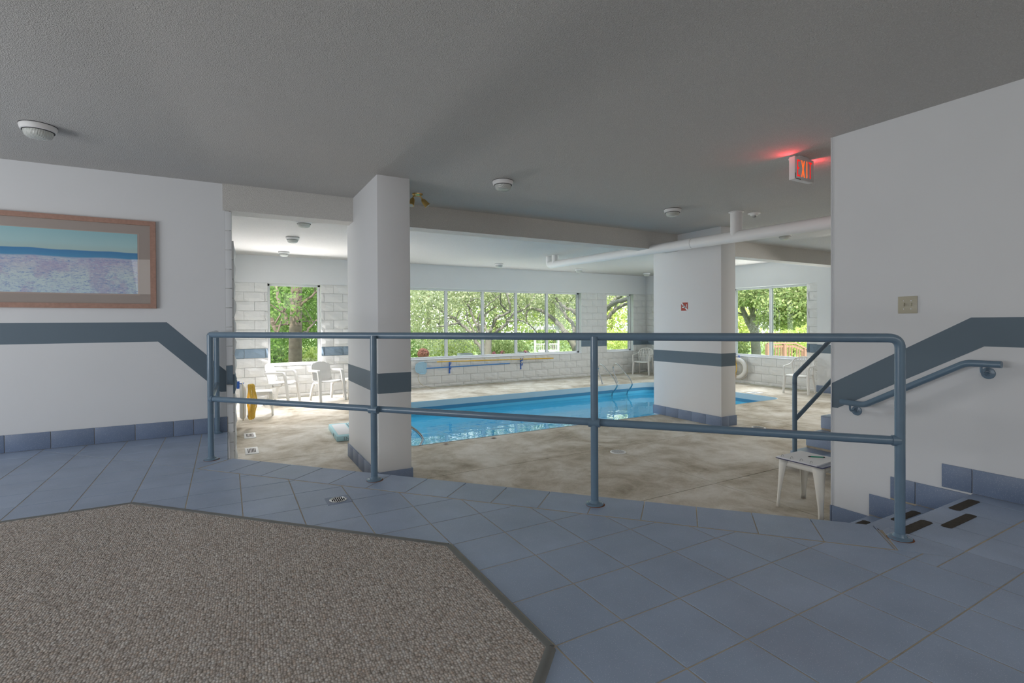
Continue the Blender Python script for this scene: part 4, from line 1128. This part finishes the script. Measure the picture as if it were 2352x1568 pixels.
part('tip', MB().tube([(-.052, 0, 0), (-.066, 0, 0), (-.074, 0, 0)], [.0045, .003, .001], 10), M['black'], t)
part('cap_end', MB().tube([(.05, 0, 0), (.064, 0, 0)], .0047, 10), M['black'], t)

# bird decals on the panes
def bird(x, z, yp, s, label, flip=1):
    sh = [(-.5, .15), (-.1, .12), (.05, .55), (.12, .10), (.5, .22), (.15, -.08), (.0, -.5), (-.12, -.1)]
    t = tag(part('bird_decal', MB().prism([(a * s * flip, b * s) for a, b in sh], -.001, .001, axis=1), M['black'], None, smooth=False), label, 'decal', 'black bird decals')
    t.location = (x, YB + yp + .036, z); return t
bird(1.465 + .0, 1.20, .11, .10, 'black bird silhouette sticker on the single tall window')
bird(6.02, 1.28, .13, .08, 'black bird sticker on the second pane of the wide window')
bird(4.87, 1.125, .13, .08, 'black bird sticker low on the first pane of the wide window', -1)
bird(8.08, 1.335, .13, .06, 'small black bird sticker on the fourth pane of the wide window', -1)

# ------------------------------------------------------------------ outdoors
gz = -.55
g_ = part('lawn', MB().box(-20, 60, YB + .16, 70, gz - .1, gz).box(XE + .16, 60, -20, YB + .16, gz - .1, gz), M['lawn'], None); g_['kind'] = 'structure'
def leaf_cloud(name, blobs, count, size, mat, parent, seed=1, flat=.0):
    r = np.random.default_rng(seed); bl = np.array(blobs, float); wts = (bl[:, 3] * bl[:, 4] * bl[:, 5]); wts /= wts.sum()
    idx = r.choice(len(bl), count, p=wts); d = r.normal(size=(count, 3)); d /= np.linalg.norm(d, axis=1)[:, None]
    rad = r.random(count)[:, None] ** .45; c_ = bl[idx, :3] + d * rad * bl[idx, 3:6]
    a = r.normal(size=(count, 3)); a /= np.linalg.norm(a, axis=1)[:, None]; b = r.normal(size=(count, 3)); b = np.cross(a, b); b /= np.linalg.norm(b, axis=1)[:, None]
    s_ = (size * r.uniform(.6, 1.3, count))[:, None]
    v = np.empty((count, 4, 3)); v[:, 0] = c_ - a * s_; v[:, 1] = c_ + b * s_ * .55; v[:, 2] = c_ + a * s_; v[:, 3] = c_ - b * s_ * .55
    me = bpy.data.meshes.new(name); me.vertices.add(count * 4); me.vertices.foreach_set('co', v.reshape(-1))
    me.loops.add(count * 4); me.loops.foreach_set('vertex_index', np.arange(count * 4)); me.polygons.add(count)
    me.polygons.foreach_set('loop_start', np.arange(count) * 4); me.polygons.foreach_set('loop_total', np.full(count, 4)); me.update(); me.validate(); me.materials.append(mat)
    return link(name, me, parent, kind='stuff')
def wob(pts, r, amp):
    pts = spline(pts, 4); return [p + Vector((r.uniform(-amp, amp), r.uniform(-amp, amp), r.uniform(-amp, amp))) if 0 < i < len(pts) - 1 else p for i, p in enumerate(pts)]
def lerp_r(r0, r1, n): return [r0 + (r1 - r0) * i / (n - 1) for i in range(n)]
TREES = {'main': {'trunk': ([(7.81, 15.67, -0.67), (7.83, 15.67, 0.09), (7.85, 15.66, 0.54), (7.83, 15.67, 0.79)], 0.17, 0.11), 'limbs': [([(7.84, 15.66, 0.48), (7.85, 15.52, 0.83), (7.89, 15.36, 1.12), (7.95, 15.18, 1.32), (8.14, 14.93, 1.45), (8.22, 14.75, 1.56), (8.14, 14.64, 1.78), (7.99, 14.59, 2.13), (7.87, 14.52, 2.44)], 0.075, 0.03), ([(8.49, 15.31, 1.56), (8.08, 15.08, 1.69), (7.86, 14.75, 1.91), (7.66, 14.4, 2.11)], 0.04, 0.02), ([(7.9, 15.64, 0.56), (8.15, 15.66, 0.82), (8.51, 15.62, 1.07), (8.66, 15.7, 1.25), (8.93, 15.71, 1.47), (9.39, 15.62, 1.7), (9.63, 15.65, 1.96), (9.84, 15.7, 2.3)], 0.075, 0.03), ([(7.76, 15.71, -0.07), (7.62, 15.79, 0.26), (7.44, 15.89, 0.56), (7.27, 15.99, 0.85), (7.04, 16.13, 1.08), (6.88, 16.22, 1.28), (6.67, 16.34, 1.42), (6.42, 16.48, 1.57), (6.05, 16.69, 1.83), (5.75, 16.87, 2.08)], 0.085, 0.03), ([(7.72, 15.73, 0.26), (7.64, 15.88, 0.82), (7.55, 16.03, 1.12), (7.44, 16.2, 1.53), (7.4, 16.32, 1.72), (7.27, 16.5, 1.97), (6.94, 16.78, 2.21), (6.76, 16.99, 2.35)], 0.07, 0.025), ([(7.26, 16.01, 1.71), (7.36, 16.14, 1.88), (7.69, 16.15, 2.05), (7.87, 16.24, 2.28)], 0.04, 0.02), ([(7.57, 15.82, 0.64), (7.54, 16.18, 0.84), (7.5, 16.55, 1.2), (7.57, 16.86, 1.55), (7.58, 17.21, 1.91), (7.64, 17.52, 2.31)], 0.05, 0.02), ([(7.65, 15.78, 0.74), (7.51, 15.74, 1.15), (7.53, 15.62, 1.52), (7.71, 15.41, 1.75), (7.98, 15.14, 2.03), (8.07, 14.98, 2.26)], 0.045, 0.02), ([(7.81, 15.69, 0.71), (7.91, 16.09, 1.19), (8.14, 16.42, 1.45), (8.57, 16.64, 1.7), (8.99, 16.87, 1.95), (9.62, 16.98, 2.23)], 0.05, 0.02), ([(8.41, 15.35, 1.21), (8.94, 15.34, 1.23), (9.31, 15.41, 1.11), (9.66, 15.5, 0.84), (9.88, 15.66, 0.6)], 0.035, 0.02), ([(6.88, 16.22, 1.28), (6.65, 16.73, 1.32), (6.3, 17.31, 1.28), (5.93, 17.91, 1.46)], 0.03, 0.015), ([(7.04, 16.13, 1.08), (6.72, 15.92, 1.14), (6.28, 15.79, 1.05), (5.91, 15.62, 1.0)], 0.05, 0.02)]}, 'right': {'trunk': ([(11.47, 15.32, -0.98), (11.42, 15.35, -0.08), (11.3, 15.43, 0.36), (10.99, 15.61, 0.82)], 0.2, 0.14), 'limbs': [([(10.99, 15.61, 0.82), (10.78, 15.73, 1.14), (10.51, 15.88, 1.41), (10.32, 15.99, 1.54), (10.03, 16.16, 1.68), (9.84, 16.27, 1.66), (9.76, 16.31, 1.42), (9.81, 16.28, 1.15)], 0.12, 0.03), ([(11.37, 15.39, 0.17), (11.42, 15.59, 1.0), (11.31, 15.89, 1.36), (11.23, 16.17, 1.69), (10.95, 16.56, 2.09), (10.83, 16.86, 2.39)], 0.1, 0.03), ([(11.37, 15.39, 0.65), (11.39, 15.19, 1.31), (11.11, 15.16, 1.55), (10.79, 15.16, 1.66), (10.43, 15.17, 1.91), (10.25, 15.08, 2.14), (10.12, 14.97, 2.46)], 0.1, 0.05), ([(11.37, 15.39, 0.33), (11.53, 14.85, 0.98), (11.89, 14.19, 1.64), (11.81, 13.77, 1.8), (11.88, 13.27, 1.89), (11.94, 12.78, 1.95)], 0.14, 0.08), ([(12.6, 14.7, 1.84), (12.17, 13.8, 2.05), (11.64, 12.96, 2.19)], 0.08, 0.05), ([(11.41, 15.36, 0.16), (11.81, 14.95, 0.82), (12.19, 14.55, 1.3), (12.29, 14.3, 1.54), (12.37, 14.07, 1.69), (12.45, 13.83, 1.78), (12.57, 13.57, 1.91)], 0.11, 0.06)]}, 'left': {'trunk': ([(1.57, 14.61, -0.67), (1.58, 14.62, 0.49), (1.6, 14.61, 1.33), (1.62, 14.61, 2.1), (1.65, 14.6, 2.81)], 0.185, 0.15), 'limbs': [([(1.66, 14.58, 1.42), (1.72, 14.55, 1.64), (2.05, 14.36, 1.97), (2.27, 14.24, 2.17)], 0.05, 0.03), ([(1.8, 14.49, 0.9), (1.9, 14.82, 0.95), (2.15, 15.07, 1.24), (2.37, 15.32, 1.41)], 0.04, 0.02), ([(1.44, 14.7, 1.13), (1.28, 14.99, 1.65), (1.16, 15.25, 2.13), (1.1, 15.48, 2.4)], 0.06, 0.03), ([(1.02, 14.94, 1.31), (1.1, 14.9, 1.05), (1.2, 14.84, 0.84)], 0.06, 0.04)]}, 'east': {'trunk': ([(18.16, 12.67, -1.3), (18.17, 12.68, -0.13), (18.12, 12.72, 0.83), (18.09, 12.74, 1.43)], 0.2, 0.17), 'limbs': [([(18.12, 12.72, 0.68), (18.02, 12.92, 1.14), (17.94, 13.11, 1.6), (17.91, 13.28, 2.23), (17.93, 13.42, 2.7)], 0.15, 0.06), ([(18.09, 12.74, 1.37), (17.97, 12.81, 1.9), (17.91, 12.85, 2.48)], 0.12, 0.07), ([(18.09, 12.74, 1.37), (17.96, 12.53, 1.84), (17.81, 12.33, 2.45)], 0.1, 0.05), ([(18.15, 12.7, 0.85), (18.13, 12.52, 1.14), (18.27, 12.25, 1.43), (18.43, 11.97, 1.77)], 0.09, 0.05)]}}
B1 = [(5.77, 16.28, 1.9, 1.6, 1.2, 1.0), (6.99, 16.74, 2.22, 1.6, 1.2, 0.7), (8.07, 16.13, 2.32, 1.6, 1.4, 0.6), (9.15, 15.52, 2.27, 1.6, 1.4, 0.7), (9.39, 17.1, 2.0, 1.5, 1, 0.8), (5.74, 16.86, 0.87, 1.2, 1, 0.8), (7.9, 18.5, 0.48, 1.6, 1.2, 0.8)]
B2 = [(11.21, 16.65, 2.32, 1.6, 1.4, 0.8), (12.24, 17.21, 1.87, 1.2, 1.2, 1.0), (11.29, 17.75, 1.87, 1.2, 1, 0.9), (12.78, 14.61, 2.12, 1.4, 1, 0.5), (11.5, 15.33, 2.37, 1.6, 1.2, 0.6)]
B3 = [(1.45, 16.43, 1.84, 1.2, 1.2, 1.4), (2.01, 16.11, 2.09, 1.2, 1, 0.9), (2.32, 17.08, 1.19, 1.0, 1, 0.9), (1.42, 17.59, 0.78, 1, 1, 0.9), (1.48, 14.22, 1.47, 0.5, 0.3, 0.35), (1.46, 14.36, 1.96, 0.5, 0.4, 0.5)]
B4 = [(17.32, 12.03, 2.09, 1.2, 1, 0.45), (17.35, 10.86, 1.65, 1.4, 1, 0.7), (17.76, 10.63, 1.88, 1.2, 1, 0.8), (17.64, 13.0, 2.28, 1.0, 1, 0.6), (17.55, 11.32, 1.19, 1.0, 0.8, 0.4)]
lb = {'main': ('spreading multi-limbed tree outside the wide window', 'bark'), 'right': ('leaning heavy-limbed tree at the right end of the wide window', 'bark'),
      'left': ('thick straight tree trunk outside the single tall window', 'bark_dark'), 'east': ('thick forked tree outside the right-hand pool wall window', 'bark')}
crowns = {'main': (B1, 13500, .052, 'leaf_pale'), 'right': (B2, 9000, .052, 'leaf_pale'), 'left': (B3, 9000, .055, 'leaf_dark'), 'east': (B4, 15000, .065, 'leaf_mid')}
for k_, tr_ in TREES.items():
    r_ = random.Random(len(k_)); pts, ra, rb = tr_['trunk']
    b0 = Vector(pts[0]); b0.z = gz - .05
    t = thing('tree', lb[k_][0], 'tree', (b0.x, b0.y, gz), 0, 'garden trees')
    lc = lambda P: [Vector(p) - Vector((b0.x, b0.y, gz)) for p in P]
    tp = spline(lc([b0] + list(pts)), 4)
    part('trunk', MB().tube(tp, lerp_r(ra * 1.05, rb * .85, len(tp)), 12), M[lb[k_][1]], t)
    for P, r0, r1 in tr_['limbs']:
        q = wob(lc(P), r_, .025); part('branch', MB().tube(q, lerp_r(r0 * (0.8 if k_ in ('main', 'right') else .9), r1 * .7, len(q)), 8), M[lb[k_][1]], t)
        for j in range(3):                                # twigs
            i0 = r_.randrange(2, len(q) - 1); d = Vector((r_.uniform(-1, 1), r_.uniform(-.6, .6), r_.uniform(.1, 1))).normalized(); L_ = r_.uniform(.5, 1.1)
            part('branch', MB().tube([q[i0], q[i0] + d * L_ * .5 + Vector((0, 0, .05)), q[i0] + d * L_], [r1 * .7, r1 * .5, r1 * .25], 6), M[lb[k_][1]], t)
    bl_, cnt, sz, mt_ = crowns[k_]
    bl_ = [(a - b0.x, b - b0.y, c_ - gz, d, e, f) for a, b, c_, d, e, f in bl_]
    top = [(a, b, c_ + 1.7, d * 1.2, e * 1.2, f * 1.1) for a, b, c_, d, e, f in bl_]
    leaf_cloud('foliage', bl_, cnt, sz, M[mt_], t, seed=len(k_))
    leaf_cloud('foliage', top, 1100, sz * 2.2, M[mt_], t, seed=len(k_) + 9)
# trees and bushes of the background
BG = [(.3, 25.5, 2.6, 5.0, 'leaf_mid', 'green background tree far behind the single tall window, left one'), (3.0, 27.5, 2.8, 6.0, 'leaf_dark', 'dark background tree far behind the single tall window, right one'),
      (6.5, 28.0, 3.0, 6.0, 'leaf_mid', 'green background tree behind the left panes of the wide window'), (10.5, 29.0, 3.1, 6.5, 'leaf_pale', 'pale background tree behind the middle of the wide window'),
      (14.5, 28.0, 3.0, 6.0, 'leaf_mid', 'green background tree behind the garden arbour'), (18.5, 27.5, 3.0, 6.2, 'leaf_bright', 'yellow-green background tree behind the right end of the wide window'),
      (22.5, 26.5, 3.0, 5.8, 'leaf_bright', 'yellow-green background tree seen through the narrow window'), (28.0, 22.0, 3.2, 6.0, 'leaf_mid', 'green background tree behind the forked tree'),
      (31.5, 17.5, 3.2, 6.0, 'leaf_dark', 'darker background tree above the wooden ramp railing'), (27.0, 15.5, 2.4, 3.6, 'leaf_bright', 'yellow-green rounded tree beyond the wooden ramp railing'), (23.5, 18.5, 2.0, 3.0, 'leaf_bright', 'yellow-green small tree left of the forked tree')]
for x, y, r_, h_, mt_, lab in BG:
    t = thing('tree', lab, 'tree', (x, y, gz), 0, 'background trees')
    part('trunk', MB().tube([(0, 0, -.05), (.05, 0, h_ * .35), (0, .05, h_ * .7)], [.16, .13, .06], 8), M['bark_dark'], t)
    leaf_cloud('foliage', [(0, 0, h_ * .55, r_, r_ * .8, h_ * .42), (r_ * .5, -.3, h_ * .35, r_ * .7, r_ * .6, h_ * .33), (-r_ * .5, -.3, h_ * .35, r_ * .7, r_ * .6, h_ * .33), (0, 0, h_ * .12, r_, r_ * .5, h_ * .14)], 5200, .11, M[mt_], t, seed=int(x * 7 + 100))
SH = [(4.6, 19.0, 1.2, 1.15, 'leaf_bright', 'bright yellow shrub behind the round reddish flower ball'), (6.3, 20.5, 1.3, 1.5, 'leaf_dark', 'blue-green shrub left of the spreading tree'), (8.1, 20.0, 1.3, 1.2, 'leaf_bright', 'light shrub at the foot of the spreading tree'),
      (10.2, 19.0, 1.2, 1.1, 'leaf_mid', 'leafy shrub left of the garden arbour'), (13.6, 20.2, 2.0, 2.1, 'leaf_mid', 'broad green shrub behind the garden arbour'), (17.5, 20.0, 1.6, 1.3, 'leaf_bright', 'bright shrub seen low in the narrow window'),
      (2.5, 18.5, 1.1, .9, 'leaf_bright', 'low bright shrub beside the thick trunk'), (1.2, 18.8, 1.0, 1.2, 'leaf_dark', 'dark low shrub outside the single tall window'), (17.6, 13.6, 1.0, 1.3, 'leaf_mid', 'green shrub behind the lamp post'), (20.5, 12.6, 1.6, 1.6, 'leaf_bright', 'bright shrub behind the wooden ramp railing')]
for x, y, r_, h_, mt_, lab in SH:
    t = thing('shrub', lab, 'shrub', (x, y, gz), 0, 'garden shrubs')
    part('stem', MB().tube([(0, 0, -.03), (.02, 0, h_ * .6)], .03, 6), M['bark_dark'], t)
    leaf_cloud('foliage', [(0, 0, h_ * .5, r_, r_ * .8, h_ * .52)], 3500, .055, M[mt_], t, seed=int(x * 11 + 50))
# garden arbour
t = thing('garden_arbour', 'white timber garden arbour with slatted sides behind the wide window', 'arbour', (10.66, 16.30, gz), radians(-29.5)); t.scale = (.88, .88, .86)
for x in (-.50, .50):
    for y in (-.30, .30): part('arbour_post', MB().box(x - .04, x + .04, y - .04, y + .04, 0, 1.72), M['arbour'], t, smooth=False)
    for z_ in (.55, .98, 1.40): part('crossbar', MB().box(x - .02, x + .02, -.30, .30, z_, z_ + .05), M['arbour'], t, smooth=False)
    for k in range(4): part('slat', MB().box(x - .012, x + .012, -.2 + k * .13 - .012, -.2 + k * .13 + .012, .1, 1.02), M['arbour'], t, smooth=False)
for s_ in (-1, 1):
    xx = s_ * .30
    for z_ in (.62, 1.0, 1.42): part('crossbar', MB().box(xx - .20, xx + .20, -.32, -.29, z_, z_ + .045), M['arbour'], t, smooth=False)
    for k in range(5): part('slat', MB().box(xx - .16 + k * .08 - .012, xx - .16 + k * .08 + .012, -.315, -.295, .1, 1.0), M['arbour'], t, smooth=False)
for y in (-.33, .33): part('beam', MB().box(-.72, .72, y - .03, y + .03, 1.66, 1.80), M['arbour'], t, smooth=False)
for k in range(8): part('rafter', MB().box(-.66 + k * .188 - .02, -.66 + k * .188 + .02, -.46, .46, 1.76, 1.88), M['arbour'], t, smooth=False)
# wooden ramp railing
t = thing('ramp_railing', 'red-brown wooden ramp railing outside the right-hand window', 'railing', (0, 0, 0))
A = Vector((15.30, 10.28, .43)); B = Vector((16.08, 9.85, .43)); Cc = Vector((17.3, 9.05, -.28))
for a, b in ((A, B), (B, Cc)):
    part('handrail', MB().obox(a, b, .10, .045), M['redwood'], t, smooth=False); part('top_rail', MB().obox(a - Vector((0, 0, .10)), b - Vector((0, 0, .10)), .03, .07), M['redwood'], t, smooth=False)
    n = int((b - a).length / .085)
    for k in range(1, n):
        q = a.lerp(b, k / n); part('baluster', MB().box(q.x - .016, q.x + .016, q.y - .016, q.y + .016, gz + .08, q.z - .06), M['redwood'], t, smooth=False)
for q in (A, A.lerp(B, .62), B.lerp(Cc, .22), Cc): part('newel', MB().box(q.x - .045, q.x + .045, q.y - .045, q.y + .045, gz, q.z - .02), M['redwood'], t, smooth=False)
# lamp post and pole
t = thing('lamp_post', 'slim garden lamp post with a small lantern beside the forked tree', 'lamp post', (14.2, 10.62, gz))
part('post', MB().tube([(0, 0, 0), (0, 0, 1.25)], .022, 10), M['arbour'], t)
part('lantern', MB().lathe([(0, 1.25), (.05, 1.25), (.085, 1.42), (.0, 1.42)], seg=6), M['paper'], t); part('lantern_roof', MB().lathe([(0, 1.42), (.11, 1.42), (.02, 1.52), (0, 1.52)], seg=6), M['redwood'], t)
# planters and flowers
def flower_ball(name, loc, r_, mat, lab, cat, n_=260, grp=None):
    t = thing(name, lab, cat, loc, 0, grp); mb = MB(); rr = random.Random(int(loc[0] * 100))
    part('stem', MB().tube([(0, 0, -r_), (0, 0, 0)], .015, 6), M['bark_dark'], t)
    for k in range(n_):
        d = Vector((rr.gauss(0, 1), rr.gauss(0, 1), rr.gauss(0, 1))).normalized(); p = d * r_ * rr.uniform(.8, 1); a = d.orthogonal().normalized() * r_ * .16; b = d.cross(a)
        mb.add([p - a, p + b, p + a, p - b, p + d * r_ * .08], [(0, 1, 4), (1, 2, 4), (2, 3, 4), (3, 0, 4)])
    part('petals', mb, mat, t, kind='stuff', fix=False); return t
def planter(x, y, w_, zt_, lab):
    t = thing('planter', lab, 'planter', (x, y, gz), 0, 'garden planters')
    part('planter_box', MB().bbox(-w_ / 2, w_ / 2, -.14, .14, 0, zt_ - gz, .01), M['stone'], t); part('soil', MB().box(-w_ / 2 + .03, w_ / 2 - .03, -.11, .11, zt_ - gz - .04, zt_ - gz + .004), M['dark'], t)
planter(6.53, 14.68, .42, .19, 'grey planter box outside the second pane of the wide window')
planter(8.63, 14.64, .42, .17, 'grey planter box outside the fourth pane of the wide window')
planter(4.32, 13.4, .62, .19, 'grey planter box low at the left edge of the wide window')
planter(7.05, 13.40, .75, .17, 'grey planter box under the pink blooms outside the third pane')
planter(7.85, 13.10, .35, .17, 'grey planter box under the single pink bloom outside the fourth pane')
planter(5.05, 14.37, .36, .04, 'grey planter holding the reddish flower ball')
flower_ball('flower_ball', (5.05, 14.37, .235), .17, M['rustball'], 'round reddish flower ball low in the left pane of the wide window', 'flower', 500)
for x, y, z_, lab in ((6.90, 13.38, .235, 'pink bloom low in the third pane, the left one'), (7.18, 13.38, .25, 'pink bloom low in the third pane, the right one'), (7.82, 13.10, .26, 'pink bloom low in the fourth pane beside the arbour'), (4.16, 13.40, .245, 'pink bloom at the far left edge of the wide window')):
    flower_ball('pink_flower', (x, y, z_), .065, M['pink'], lab, 'flower', 70, 'pink blooms outside the wide window')
for x, y, lab in ((10.15, 15.75, 'pale urn in front of the arbour, left one'), (10.50, 15.60, 'pale urn in front of the arbour, right one')):
    t = thing('garden_urn', lab, 'urn', (x, y, gz)); part('bowl', MB().lathe([(0, 0), (.10, 0), (.06, .08), (.06, .30), (.17, .50), (.20, .66), (.18, .68), (0, .66)], seg=16), M['paper'], t)
